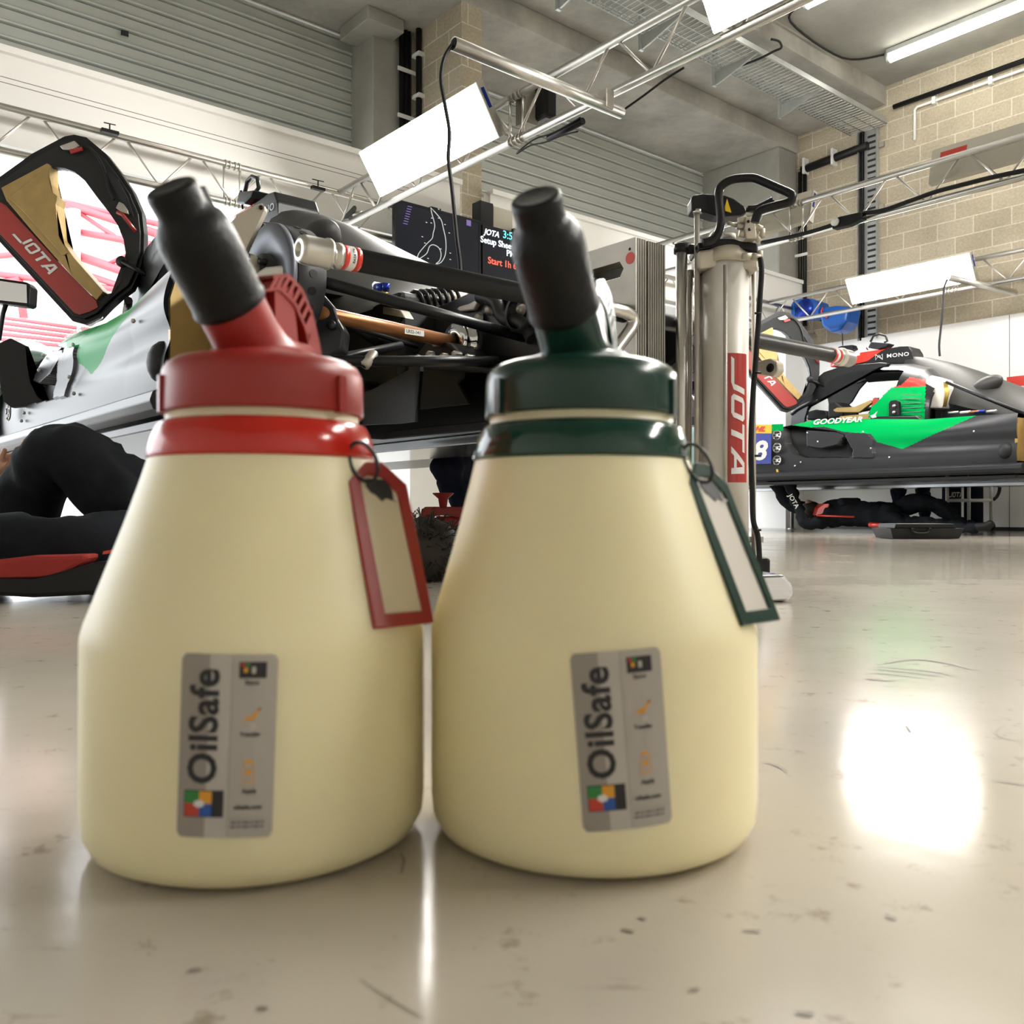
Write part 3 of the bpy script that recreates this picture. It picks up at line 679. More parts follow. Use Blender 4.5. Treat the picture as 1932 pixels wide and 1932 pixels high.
for dv in (0,.07): MB().tube([W(U1-.05,6.48+dv,2.6),W(U1-.05,6.48+dv,4.6)],.026,12).build('pipe_run',M['cable'],t)
for h in (2.9,3.5,4.1): MB().rbox(U1-.09,U1-.07,6.42,6.60,h,h+.035).build('pipe_clip',M['white_paint'],t)
t=thing('cable_duct','black cable bundle along the top of the block wall','cable duct',W(U1-.05,6,4.7))
MB().tube([W(U1-.05,6.52,4.62),W(U1-.05,5.62,4.66)],.05,10).build('bundle',M['cable'],t)
for v in (6.45,6.05): MB().rbox(U1-.11,U1,v,v+.03,4.55,4.75).build('bundle_clip',M['white_paint'],t)
t=thing('conduit','white conduit clipped along the top of the block wall','conduit',W(U1-.03,3,4.9))
MB().tube([W(U1-.03,-2,4.93),W(U1-.03,5.02,4.93),W(U1-.03,5.05,4.90),W(U1-.03,5.05,4.55)],.016,8).build('conduit_pipe',M['white_paint'],t)
for k in range(9): MB().rbox(U1-.06,U1,4.8-k*.62,4.84-k*.62,4.89,4.97).build('conduit_clip',M['white_paint'],t)
MB().tube([W(U1-.04,-2,5.02),W(U1-.04,5.3,5.02)],.03,8).build('black_run',M['cable'],t)
# trim boards: thin cable run on the ceiling
tag(MB().tube(smooth([W(8.0,5.0,5.28),W(8.2,5.3,5.28),W(9.3,5.35,5.28),W(9.6,5.0,5.28)]),.012,6).build('ceiling_cable',M['cable']),'thin black cable along the ceiling between the two tubes','cable')
# ---------------------------------------------------------------- two hanging screens
def screen(label,u0,u1,v,h0,h1,grp='hanging team monitors'):
    t=thing('monitor',label,'monitor',W((u0+u1)/2,v,h0),grp)
    lean=VD*.0; 
    def sp(x,y,z=0): return W(u0+(u1-u0)*x,v,h0+(h1-h0)*y)-VD*z+VD*(1-y)*.0
    MB().prism([sp(0,0),sp(1,0),sp(1,1),sp(0,1)],VD*.045).build('case',M['black_paint'],t,bevel=.004)
    b=.018; a=(u1-u0); c=(h1-h0)
    MB().frame([sp(0,0),sp(1,0),sp(1,1),sp(0,1)],[sp(b/a,b/c),sp(1-b/a,b/c),sp(1-b/a,1-b/c),sp(b/a,1-b/c)],-VD*.006).build('bezel',M['body_grey'],t)
    pn=MB().prism([sp(b/a,b/c,.001),sp(1-b/a,b/c,.001),sp(1-b/a,1-b/c,.001),sp(b/a,1-b/c,.001)],-VD*.001).build('display',M['screen'],t)
    MB().rbox(u0+a/2-.05,u0+a/2+.05,v+.045,v+.09,h0+c/2-.1,2.75).build('hanger',M['black_metal'],t)
    return t,sp,pn
us0=uvh(at_v(745,376,6.14)); us1=uvh(at_v(908,417,6.14)); hh1=(us0[2]+us1[2])/2; hh0=hh1-.52
t,sp,pn=screen('dark monitor showing a white race circuit outline, left of the two hanging screens',us0[0],us1[0]-.01,6.14,hh0,hh1)
def from_px(px,py): q=uvh(at_v(px,py,6.138)); return ((q[0]-us0[0])/(us1[0]-.01-us0[0]),(q[2]-hh0)/(hh1-hh0))
trk=[(812,392),(815,405),(820,425),(817,440),(815,450),(805,460),(790,478),(787,490),(793,487),(805,478),(810,465),(818,462),(828,468),(832,480),(829,492),(822,498),(832,495),(840,480),(841,455),(836,430),(832,415),(822,402),(812,392)]
MB().tube(smooth([sp(*from_px(x,y),.004) for x,y in trk],3),.0035,6).build('circuit_line',M['scr_grey'],pn)
m=MB()
for (x,y) in ((813,412),(803,420),(812,421),(795,447),(826,412),(838,424),(846,440),(800,459),(830,470),(848,478),(848,490),(785,495),(806,488),(826,395)):
    a_,b_=from_px(x,y); m.prism([sp(a_,b_,.003),sp(a_+.018,b_,.003),sp(a_+.018,b_+.012,.003),sp(a_,b_+.012,.003)],-VD*.001)
m.build('corner_marks',M['scr_grey'],pn)
m=MB()
for k in range(9):
    a_,b_=from_px(770-k*1.2,385+k*4.6); m.prism([sp(a_,b_,.003),sp(a_+.05,b_,.003),sp(a_+.05,b_+.012,.003),sp(a_,b_+.012,.003)],-VD*.001)
a_,b_=from_px(880,425); m.prism([sp(a_,b_,.003),sp(a_+.055,b_,.003),sp(a_+.055,b_+.10,.003),sp(a_,b_+.10,.003)],-VD*.001)
m.build('timing_block',M['scr_purple'],pn)
t,sp2,pn=screen('dark monitor with Setup Sheet countdown text, partly behind the green jug spout',us1[0]+.012,us1[0]+.90,6.14,hh0-.02,hh1-.02)
u_2=us1[0]+.01
def stx(txt,px,py,size,mm,bold=.002,sh=0):
    q=uvh(at_v(px,py,6.13)); m=MB(); m.text(txt,size,lambda x,y,z:W(q[0]+x,6.134,q[2]+y)-VD*z,thick=.0006,bold=bold,shear=sh); m.build('screen_text',M[mm],pn)
stx('JOTA',914,441,.070,'scr_white',.0015,.3); stx('3:5',949,448,.095,'scr_cyan',.0005); stx('Setup Sheet D',907,456,.078,'scr_white',.0012); stx('PM',956,482,.078,'scr_white',.0012); stx('Start 1h 6m',921,496,.082,'scr_red',.0012)
t=thing('wall_speaker','small dark box speaker with beige side above the second monitor','speaker',at_v(938,412,6.3))
MB().rbox(us1[0]+.05,us1[0]+.20,6.22,6.34,hh1+.0,hh1+.22).build('speaker_front',M['body_grey'],t,bevel=.008)
MB().rbox(us1[0]+.20,us1[0]+.42,6.22,6.34,hh1+.0,hh1+.20).build('speaker_side',M['beige_box'],t,bevel=.004)
# ------------------------------------------------------------------ the race car (built once, copied for the far bay)
def inpoly(x,y,P):
    c=False; n=len(P)
    for i in range(n):
        x1,y1=P[i]; x2,y2=P[i-1]
        if (y1>y)!=(y2>y) and x<(x2-x1)*(y-y1)/(y2-y1)+x1: c=not c
    return c
def to_z(u,v,h):                                        # where a point of the car shows on the far car, in the units the outlines were measured in
    p=W(u+DU,v,h); return ((966+F*p.x/p.y-1400)*3.6316,(966-F*(p.z-CAMH)/p.y-550)*3.632)
def interp(P,x):
    if x<=P[0][0]: return P[0][1]
    for a,b in zip(P,P[1:]):
        if x<=b[0]: return a[1]+(b[1]-a[1])*(x-a[0])/(b[0]-a[0])
    return P[-1][1]
CU=2.07                                                  # car centre line
TOP=sorted([(uvh(c2(x,y,uu))[1],uvh(c2(x,y,uu))[2]) for x,y,uu in ((1850,835,1.03),(1600,850,1.08),(1250,876,1.15),(900,872,1.2),(480,882,1.22),(340,912,1.22),(285,925,1.22))])
TOP=TOP+[(5.75,TOP[-1][1]-.03)]
GREEN=[(330,912),(480,878),(900,865),(1250,868),(1610,848),(1300,985),(1100,1080),(925,1030),(885,975),(700,962),(560,925),(430,935)]
RECESS=[(285,930),(330,917),(450,932),(640,958),(705,985),(760,1090),(745,1138),(420,1138),(350,1112),(300,1050)]
INPANEL=[(440,950),(640,962),(700,985),(650,1050),(540,1075),(440,1060)]
COLPOD=[(700,990),(760,965),(860,965),(905,1020),(905,1140),(760,1140),(760,1080),(720,1040)]
GRILLE=[(205,915),(282,915),(284,1050),(300,1110),(340,1140),(290,1190),(205,1190)]
def side_uv(v,h):
    t=interp(TOP,v); s=max(0,min(1,(h-.60)/(t-.60)))
    u=1.0+min(.24,.04+.20*max(0,v-2.96)/1.4)*s**3+.02*(1-s)**2
    if v<3.4: u-=.03*(3.4-v)*math.sin(s*3.14)
    # concave scallop under the green spear
    if v<4.6: u+=.035*math.exp(-((s-.45)/.16)**2)*min(1,(4.6-v)/.5)
    return u
def build_side(mir):
    def fn(i,j):
        v=2.96+(5.75-2.96)*i; t=interp(TOP,v); h=.60+(t-.60)*j; u=side_uv(v,h)
        x,y=to_z(u,v,h)
        if inpoly(x,y,RECESS) and not inpoly(x,y,INPANEL): u+=.10
        if inpoly(x,y,COLPOD): u-=.012
        return W(u if not mir else 2*CU-u,v,h)
    def mf(i,j):
        v=2.96+(5.75-2.96)*i; t=interp(TOP,v); h=.60+(t-.60)*j; u=side_uv(v,h); x,y=to_z(u,v,h)
        if inpoly(x,y,INPANEL): return 0
        if inpoly(x,y,RECESS): return 2
        if inpoly(x,y,GREEN): return 1
        return 0
    return MB().grid(fn,320,84,mfn=mf)
def car(label,number):
    root=thing('race_car',label,'race car',W(CU,4,0))
    def B(mb,name,mm,par=None,**k): return mb.build(name,M[mm] if isinstance(mm,str) else mm,par or root,**k)
    body=B(build_side(False),'side_bodywork',[M['body_grey'],M['green_paint'],M['black_paint']])
    B(build_side(True),'side_bodywork',[M['body_grey'],M['green_paint'],M['black_paint']])
    # thin return so the shell has an edge at the rear and a top deck
    def deck(i,j):
        v=2.96+(5.75-2.96)*i; t=interp(TOP,v); u=1.24+(2*CU-2.48)*j; return W(u,v,t) if 0<j<1 else W(side_uv(v,t) if j==0 else 2*CU-side_uv(v,t),v,t)
    B(MB().grid(deck,30,8,keep=lambda i,j: not (.42<i<.74 and .28<j<.72)),'top_deck','body_grey')
    # tyre smallprint lettering on the shoulder
    m=MB()
    def gy(x,y,z):
        zx=482+x; zy=912-y*.95-x*.062
        p=c2(zx,zy,1.0); _,v,h=uvh(p)
        uu=side_uv(v,h); p=c2(zx,zy,uu-.004); return p-UD*z
    m.text('GOODYEAR',52,gy,thick=.0005,bold=1.3,shear=.35,sx=1.18); B(m,'side_lettering','white_paint',body)
    # round vents and rivets
    m=MB()
    for zy in (985,1072,1157):
        zx=243
        p=c2(zx,zy,.992); m.lathe([(.0,0),(.046,0),(.05,.004),(.046,.008)],p-UD*.006,-UD,n=18)
        B(m,'round_vent','alu',body); m=MB()
        for q in range(6):
            a=q*math.pi/3; m.box(p-UD*.015+(VD*math.cos(a)+ZD*math.sin(a))*.027,(UD,VD,ZD),(.002,.009,.009))
        B(m,'vent_holes','black_paint',body); m=MB()
    for zx,zy in ((447,968),(518,1028),(828,962),(882,1074),(1008,1136),(402,1169),(362,1195),(1588,958)):
        q=c2(zx,zy,1.0); _,v,h=uvh(q); uu=side_uv(v,h); B(MB().sphere(c2(zx,zy,uu-.014),.009,8,sc3=(1,1,1)),'rivet','white_paint',body)
    # number panel
    if number=='38':
        z=(.985)
        B(MB().prism([c2(x,y,z) for x,y in ((-60,975),(200,975),(200,1180),(-60,1184))],UD*.006),'number_panel','blue_panel')
        B(MB().prism([c2(x,y,z) for x,y in ((-60,912),(202,912),(200,972),(-60,972))],UD*.006),'sponsor_panel','yellow')
        m=MB(); m.text('38',180,lambda x,y,q:c2(-18+x,1150-y,z-.004),thick=0,bold=6,shear=.2); B(m,'race_number','white_paint')
        m=MB(); m.text('DHL',46,lambda x,y,q:c2(40+x,958-y,z-.004),thick=0,bold=2.5,shear=.5,sx=1.25); B(m,'sponsor_lettering','red_bright')
        B(MB().prism([c2(x,y,z) for x,y in ((204,910),(280,908),(280,952),(204,958))],UD*.006),'class_panel','green_paint')
        B(MB().prism([c2(x,y,.985) for x,y in ((232,1218),(246,1218),(252,1244),(238,1244))],UD*.004),'tape_mark','yellow')
    else:
        B(MB().prism([at_d(x,y,4.42) for x,y in ((-3,648),(20,638),(48,652),(51,690),(57,722),(70,748),(90,763),(22,769),(8,758),(0,730))],Vector((0,.03,0))),'wheel_arch_panel','black_paint')
    # sill and floor
    m=MB()
    sec=[(.985,.60),(.955,.585),(.945,.555),(.955,.53),(.99,.515),(1.04,.515),(1.04,.60)]
    m.prism([W(u,2.9,h) for u,h in sec],VD*2.95); B(m,'sill','body_grey',bevel=.004)
    m=MB(); m.prism([W(2*CU-u,2.9,h) for u,h in sec],VD*2.95); B(m,'sill','body_grey',bevel=.004)
    m=MB(); m.prism([W(u,v,.475) for u,v in ((1.0,2.96),(1.0,5.9),(1.5,6.9),(2.64,6.9),(3.14,5.9),(3.14,2.96),(2.36,2.9),(2.30,1.80),(1.90,1.80),(1.80,2.9))],ZD*.03); B(m,'floor_panel','body_grey',bevel=.004)
    m=MB(); m.rbox(1.9,2.3,2.2,6.3,.44,.475); B(m,'floor_plank','silver_body',bevel=.004)
    # front wings over the (missing) front wheels and the nose
    for sgn in (1,-1):
        def fe(i,j):
            v=5.55+1.45*i; a=math.pi*j; hh=.62+.62*math.sin(math.pi*min(1,.18+i*.82))**.6
            u=1.24-.25*math.cos(a); h=.62+(hh-.62)*max(0,math.sin(a))**.55
            return W(u if sgn>0 else 2*CU-u,v,h)
        B(MB().grid(fe,22,16),'front_wing','green_dark')
    def nose(i,j):
        v=5.3+2.0*i; a=math.pi*j; wdt=.62-.32*i**1.5; hh=1.08-.40*i
        return W(CU-wdt*math.cos(a),v,.52+(hh-.52)*max(0,math.sin(a))**.6)
    B(MB().grid(nose,18,18),'nose','body_grey')
    # canopy shell
    RT=sorted([(uvh(c2(x,y,CU-.15))[1],uvh(c2(x,y,CU-.15))[2]) for x,y in ((345,860),(380,770),(430,690),(500,600),(560,552),(700,515),(940,492),(1150,490),(1300,520),(1420,600))])
    def can(i,j,off=0):
        v=3.90+(5.42-3.90)*i; a=math.pi*j; hr=interp(RT,v)-off; base=interp(TOP,v)-.02
        wd=(.62-.10*abs(i-.35)-.10*max(0,i-.7)/.3)-off
        c=math.cos(a); s=max(0,math.sin(a))
        return (CU-wd*(abs(c)**.85)*(1 if c>0 else -1),v,base+max(.01,hr-base)*s**.75)
    GP=[(860,868),(890,790),(1000,680),(1030,660),(1258,650),(1248,882)]
    RP=[(886,800),(897,730),(948,738),(1000,690),(1040,655),(1090,640),(1150,585),(1268,608),(1258,652),(1030,662),(1000,682),(890,792)]
    def cmf(i,j):
        u,v,h=can(i,j); x,y=to_z(u,v,h)
        if j<.5 and inpoly(x,y,GP): return 1
        if j<.5 and inpoly(x,y,RP): return 2
        return 0
    def keep(i,j):
        v=3.90+1.52*i; jj=min(j,1-j)
        if v<4.6 and j<.5 and cmf(i,j): return True
        if v<4.6 and j>=.5 and cmf(i,1-j): return True
        if 4.22<v<5.0+.25*(1-jj*3) and jj<.30: return False     # door openings
        if v>4.98 and jj>.10: return False                      # windscreen
        return True
    B(MB().grid(lambda i,j:W(*can(i,j)),150,180,mfn=cmf,keep=keep),'canopy',[M['carbon'],M['green_paint'],M['red_paint']])
    B(MB().grid(lambda i,j:W(*can(i,j,.03)),60,40,keep=lambda i,j:keep(i,j)),'canopy_lining','carbon_matt')
    # windscreen edge tubes
    for s in (.10,.90):
        B(MB().tube([W(*can(i/20,s)) for i in range(int(20*.75),21)],.022,8),'windscreen_pillar','carbon')
    for s in (.305,.695):
        B(MB().tube([W(*can(i/20,s)) for i in range(8,17)],.016,8),'roof_rail','carbon')
    # near windscreen arch and the dark cockpit beyond it
    B(MB().prism([c2(x,y,1.62) for x,y in ((345,868),(380,770),(430,690),(500,600),(560,552),(640,525),(760,502),(940,487),(1000,490),(985,512),(930,520),(760,545),(640,578),(560,640),(480,730),(420,810),(385,880))],UD*.07),'screen_arch','carbon',bevel=.008)
    B(MB().prism([c2(x,y,2.5) for x,y in ((420,715),(560,605),(760,535),(950,490),(1010,500),(930,530),(860,565),(800,670),(750,755),(700,800),(600,800),(590,762),(622,735),(440,728))],UD*.03),'far_door_frame','black_paint',bevel=.004)
    B(MB().prism([c2(x,y,1.7) for x,y in ((586,870),(590,760),(640,752),(700,800),(690,870))],UD*.25),'dash_pod','carbon_matt',bevel=.02)
    B(MB().prism([c2(x,y,1.8) for x,y in ((440,880),(450,822),(500,808),(560,815),(585,840),(580,880))],UD*.35),'dash_box','carbon_matt',bevel=.02)
    B(MB().prism([c2(x,y,1.6) for x,y in ((620,812),(650,795),(770,790),(880,742),(890,760),(800,830),(640,828))],UD*.05),'cockpit_rim','gold',bevel=.008)
    # green panel vents
    m=MB()
    for k in range(6):
        y=700+k*30; m.prism([c2(x,yy,1.435) for x,yy in ((1095,y+5),(1225,y),(1225,y+5),(1095,y+10))],UD*.012)
    B(m,'vent_slots','green_dark')
    B(MB().prism([c2(x,y,1.41) for x,y in ((1003,850),(1003,770),(1015,748),(1050,742),(1078,755),(1082,850))],UD*.03),'refuel_recess','black_paint',bevel=.006)
    for y in (785,828): B(MB().sphere(c2(1042,y,1.40),.018,10),'refuel_valve','alu')
    # cockpit interior
    B(MB().rbox(1.55,2.6,4.0,5.2,.62,.98),'cockpit_tub','black_paint',bevel=.03)
    B(MB().rbox(1.9,2.25,4.05,4.3,.9,1.45),'seat','carbon_matt',bevel=.05)
    B(MB().lathe([(.10,-.012),(.125,0),(.10,.012)],W(CU,4.75,1.18),(VD*.9+ZD*.35),n=20),'steering_wheel','black_paint')
    m=MB(); m.rbox(1.5,1.56,4.1,4.8,1.10,1.16); B(m,'armrest','gold',bevel=.01)
    B(MB().prism([c2(x,y,1.30) for x,y in ((880,885),(905,855),(1190,852),(1235,878),(1200,895),(900,905))],UD*.06),'sill_pad','black_paint',bevel=.01)
    B(MB().prism([c2(x,y,1.28) for x,y in ((890,870),(880,850),(900,845),(925,820),(912,848),(918,862))],UD*.01),'tape_tab','white_paint')
    # roof intake with lettering
    B(MB().prism([c2(x,y,CU-.02) for x,y in ((604,516),(608,482),(805,446),(805,418),(985,392),(905,432),(860,478),(760,500))],UD*.24),'roof_intake_front','red_bright',bevel=.008)
    B(MB().prism([c2(x,y,CU-.02) for x,y in ((985,392),(1080,376),(1140,374),(1165,412),(1163,470),(1185,500),(940,492),(820,500),(860,478),(905,432))],UD*.24),'roof_intake','carbon',bevel=.008)
    m=MB(); m.text('MONO',36,lambda x,y,z:c2(990+x,454-y-x*.10,CU-.024-z*.001),thick=0,bold=.6,sx=1.28,space=1.1); B(m,'roof_lettering','white_paint')
    m=MB()
    for pth in ([(915,470),(915,432),(938,452),(962,428),(962,466)],[(915,470),(938,435),(962,466)],[(915,432),(962,466)]):
        m.tube([c2(x,y,CU-.026) for x,y in pth],.0035,5)
    B(m,'roof_logo','white_paint')
    m=MB(); m.text('JOTA',34,lambda x,y,z:c2(622+x,500-y*.7-x*.12,CU-.024),thick=0,bold=1.5,shear=.4,sx=1.3); B(m,'roof_lettering','white_paint')
    # roof camera pod and aerial
    def arch(i,j):
        a=math.pi*i; return c2(940-62*math.cos(a),380-80*math.sin(a)**.8,CU)+UD*(.10*j-.05)
    B(MB().prism([c2(860,385,CU-.05),c2(880,345,CU-.05),c2(1010,355,CU-.05),c2(985,378,CU-.05),c2(930,395,CU-.05)],UD*.12),'camera_pod','body_grey',bevel=.01)
    B(MB().tube([c2(x,y,CU) for x,y in ((880,345),(900,305),(940,292),(985,305),(995,340),(975,350))],.012,8),'pod_hoop','body_grey')
    B(MB().cyl(c2(862,400,CU),c2(848,330,CU),.006,6) if number!='38' else MB().cyl(c2(862,400,CU),c2(852,385,CU),.006,6),'aerial','black_paint')
    # engine cover
    RG=sorted([(4.45,1.785),(4.2,1.735),(3.94,1.645),(3.7,1.54),(3.45,1.415),(3.2,1.29),(3.03,1.2),(2.8,1.06),(2.65,.98)])
    def ec(i,j):
        v=4.40-(4.40-2.68)*i; r=interp(RG,v); a=2*j-1; base=1.42-.50*min(1,i*1.1)-.02; base=min(base,r-.04)
        wd=.14+.34*math.sin(min(1,i*1.5)*math.pi/2)
        q=math.pi*j; return W(CU+.03-wd*math.cos(q)*(1-.25*math.sin(q)**2),v,base+(r-base)*math.sin(q)**1.15)
    B(MB().grid(ec,48,28),'engine_cover','grey_cover')
    bc=at_u(598,462,1.86); B(MB().grid(lambda i,j:bc-VD*(.14*math.cos(math.pi*i))-ZD*(.04*-math.cos(math.pi*i))+(UD*math.cos(2*math.pi*j)*.09+ZD*math.sin(2*math.pi*j)*.085)*math.sin(math.pi*i),18,20),'cover_bulge','grey_cover')
    B(MB().rbox(1.72,2.46,2.66,4.2,.60,.98),'chassis_rear','carbon_matt',bevel=.02)
    B(MB().prism([W(1.74,v,h) for v,h in ((2.72,.8),(3.9,.8),(3.9,1.15),(3.2,1.08),(2.72,.94))],UD*.6),'engine_bay_wall','carbon_matt',bevel=.01)
    B(MB().prism([c2(x,y,1.62) for x,y in ((1255,600),(1290,572),(1385,600),(1400,660),(1375,800),(1262,800),(1252,700))],UD*.2),'oil_tank','white_tube',bevel=.02)
    m=MB()
    for k in range(5): m.tube([c2(x,y,1.60) for x,y in ((1385+k*6,620),(1395+k*5,700),(1380+k*4,790))],.006,6)
    B(m,'wiring_loom',M['brass'])
    for (x0,y0,x1,y1) in ((1400,620,1932,838),): B(MB().tube([c2(x0,y0,1.45),c2(x1,y1,1.45)],.016,8),'rear_stay','carbon')
    for k,(x,mm) in enumerate(((1440,'alu'),(1520,'white_tube'),(1580,'copper'),(1620,'blue_anod'),(1700,'alu'))):
        B(MB().tube([c2(x-25,832-k*2,1.5),c2(x+45,826-k*2,1.5)],.012,8),'engine_fitting',mm)
    # heat shield showing at the cut edge of the side bodywork
    B(MB().prism([W(1.16,v,h) for v,h in ((2.97,.66),(2.97,.975),(2.60,.97),(2.58,.70))],UD*.02),'heat_shield','gold')
    B(MB().prism([W(1.03,2.96,.62),W(1.03,2.96,.9),W(1.05,2.96,.97),W(1.6,2.96,.97),W(1.6,2.96,.62)],VD*.02),'bulkhead','gold')
    B(MB().sphere(W(1.045,3.05,.70),.075,16,sc3=(.8,.9,1.0)),'exhaust_blister','carbon_matt')
    # ---------------- rear corner: hub, brake, suspension, gearbox
    def hubset(sg):
        X=lambda u: u if sg>0 else 2*CU-u
        ax=UD*sg; c=W(X(1.10),2.40,.855)
        hb=B(MB().lathe([(.072,.02),(.074,0),(.158,0),(.164,.004),(.164,.018),(.12,.022),(.072,.02)],c,ax,n=56),'brake_disc','disc')
        B(MB().lathe([(.07,.02),(.160,.020),(.163,.024),(.163,.105),(.155,.11),(.06,.11)],c,ax,n=56),'brake_drum','dark_disc')
        for k in range(22):
            a=2*math.pi*k/22; d=(VD*math.cos(a)+ZD*math.sin(a)); B(MB().lathe([(0,.0016),(.012,.0016),(.012,-.002)],c+ax*.065+d*.1632,d,n=12,smooth=False),'cooling_hole','rubber_cap',hb)
        B(MB().lathe([(.02,-.03),(.05,-.028),(.055,-.02),(.075,-.015),(.078,.02)],c,ax,n=32),'hub_flange','dark_disc')
        for k in range(6):
            a=2*math.pi*(k+.3)/6; d=(VD*math.cos(a)+ZD*math.sin(a)); B(MB().lathe([(0,-.040),(.009,-.040),(.010,-.036),(.010,-.014)],c+d*.062,ax,n=10),'wheel_stud','black_metal')
        B(MB().lathe([(0,-.055),(.022,-.055),(.026,-.05),(.028,-.02)],c,ax,n=20),'hub_nut','alu_dull')
        # driveshaft, arms
        s_=B(MB().tube([W(X(1.24),2.37,.785),W(X(1.30),2.37,.78),W(X(1.75),2.395,.762)],.0215,20),'driveshaft','copper')
        if sg>0:
            m=MB(); q=W(1.58,2.385,.767)-VD*.0222; m.box(q,(UD,ZD,VD),(.036,.009,.0008)); B(m,'shaft_label','white_paint',s_)
            m=MB(); m.text('LRS2-141',.014,lambda x,y,z:W(1.549+x,2.385,.7625+y)-VD*.0232,bold=.0003); B(m,'shaft_lettering','ink',s_)
        B(MB().lathe([(.03,0),(.062,.0),(.066,.01),(.062,.03),(.075,.035),(.078,.06),(.05,.065)],W(X(1.755),2.395,.762),ax,n=32),'output_joint','chrome' if sg>0 else 'chrome')
        B(MB().tube([W(X(1.20),2.26,.845),W(X(1.95),2.15,.745)],.017,14),'upper_arm','carbon')
        B(MB().tube([W(X(1.20),2.42,.845),W(X(1.80),2.85,.80)],.015,12),'upper_arm','carbon')
        B(MB().tube([W(X(1.22),2.30,.63),W(X(1.72),2.12,.66)],.016,12),'lower_arm','carbon')
        B(MB().tube([W(X(1.22),2.40,.63),W(X(1.75),2.85,.66)],.016,12),'lower_arm','carbon')
        B(MB().tube([W(X(1.24),2.45,.64),W(X(1.62),2.50,.75)],.014,12),'push_rod','carbon')
        B(MB().tube([W(X(1.20),2.44,.80),W(X(1.75),2.60,.775)],.008,8),'toe_link','black_metal')
        B(MB().lathe([(.008,0),(.016,.003),(.016,.05),(.010,.06)],W(X(1.33),2.30,.62)-VD*.05,(ax*.6+ZD*.7),n=12),'rod_end','alu_dull')
    hubset(1); hubset(-1)
    B(MB().prism([at_d(x,y,2.62) for x,y in ((552,580),(562,560),(586,551),(612,556),(630,578),(637,600),(650,622),(645,660),(612,680),(580,668),(560,640))],Vector((0,.10,0))),'upright','dark_disc',bevel=.008)
    B(MB().lathe([(0,0),(.012,0),(.014,.006),(.014,.02)],at_d(624,612,2.60),(0,1,0),n=12),'upright_bolt','black_metal')
    B(MB().prism([at_d(x,y,2.46) for x,y in ((468,522),(500,503),(528,500),(545,506),(551,520),(551,545),(543,572),(520,560),(490,545))],Vector((.02,.09,0))),'brake_caliper','alu',bevel=.006)
    bp=B(MB().prism([at_d(x,y,2.50) for x,y in ((443,413),(446,405),(487,384),(494,383),(499,389),(499,396),(483,430),(466,463),(462,476),(444,474))],Vector((.0,.03,0))),'corner_plate','cream_alu',bevel=.003)
    B(MB().lathe([(0,0),(.006,.0),(.006,.004)],at_d(492,391,2.495),(0,1,0),n=14),'plate_hole','black_paint',bp)
    B(MB().prism([at_d(x,y,2.50) for x,y in ((427,440),(434,420),(443,412),(444,474),(440,470))],Vector((.0,.05,0))),'corner_plate_side','alu_dull')
    B(MB().lathe([(.045,0),(.05,.01),(.05,.09),(.03,.10)],at_d(455,505,2.52),(.6,.6,-.3),n=20),'brake_duct','cream_alu')
    B(MB().tube(smooth([at_d(x,y,2.75) for x,y in ((478,432),(488,424),(496,430),(490,445),(480,450),(474,460))]),.012,8),'brake_hose','cable')
    # gearbox
    gb=MB(); gb.prism([W(1.86,v,h) for v,h in ((2.7,.60),(2.7,.93),(2.45,.95),(2.1,.88),(1.82,.84),(1.72,.76),(1.72,.62))],UD*.42); B(gb,'gearbox_case','dark_disc',bevel=.03)
    for k,(x,y) in enumerate(((905,600),(925,585),(960,600),(985,585),(880,615))): B(MB().lathe([(0,-.015),(.012,-.015),(.014,-.01),(.02,0)],at_u(x,y,1.85),UD,n=10),'case_bolt','alu_dull')
    B(MB().tube(smooth([at_u(x,y,1.83) for x,y in ((905,560),(935,570),(950,600),(985,610),(1005,640))]),.022,10),'coolant_pipe','carbon_matt')
    B(MB().lathe([(.05,0),(.06,.0),(.062,.02),(.05,.03)],at_u(975,590,1.80),UD,n=24),'case_cover','carbon_matt')
    B(MB().prism([at_u(x,y,1.70) for x,y in ((787,665),(800,648),(822,640),(850,648),(868,668),(870,690),(800,690),(785,682))],UD*.12),'lower_case','dark_disc',bevel=.01)
    for x,y,r in ((812,670,.014),(838,675,.016),(860,668,.010),(885,672,.007),(823,650,.009)): B(MB().lathe([(0,-.014),(r*.6,-.014),(r,-.008),(r,.02)],at_u(x,y,1.69),UD,n=12),'case_bolt','alu')
    # spring and damper
    a=at_u(783,568,1.80); b=at_u(862,560,1.98); dd=(b-a); e1=dd.normalized(); e2=e1.orthogonal().normalized(); e3=e1.cross(e2)
    pts=[a+dd*(k/84)+e2*math.cos(2*math.pi*k/12)*.034+e3*math.sin(2*math.pi*k/12)*.034 for k in range(85)]
    B(MB().tube(pts,.0075,7),'coil_spring','black_metal'); B(MB().tube([a-dd*.2,b+dd*.2],.016,12),'damper_body','alu_dull'); B(MB().tube([b,b+dd*.55],.012,10),'damper_rod','alu')
    B(MB().prism([at_u(x,y,1.84) for x,y in ((860,584),(866,578),(885,572),(905,562),(916,560),(900,572),(893,585),(868,588))],UD*.02),'rocker','alu_dull',bevel=.004)
    B(MB().prism([at_u(x,y,1.70) for x,y in ((722,578),(755,585),(764,600),(722,592))],UD*.04),'pipe_clamp','alu_dull',bevel=.004)
    q=at_u(688,544,1.70); B(MB().prism([at_u(x,y,1.71) for x,y in ((702,536),(706,531),(716,533),(722,545),(715,552),(704,550))],UD*.01),'fitting_flange','alu')
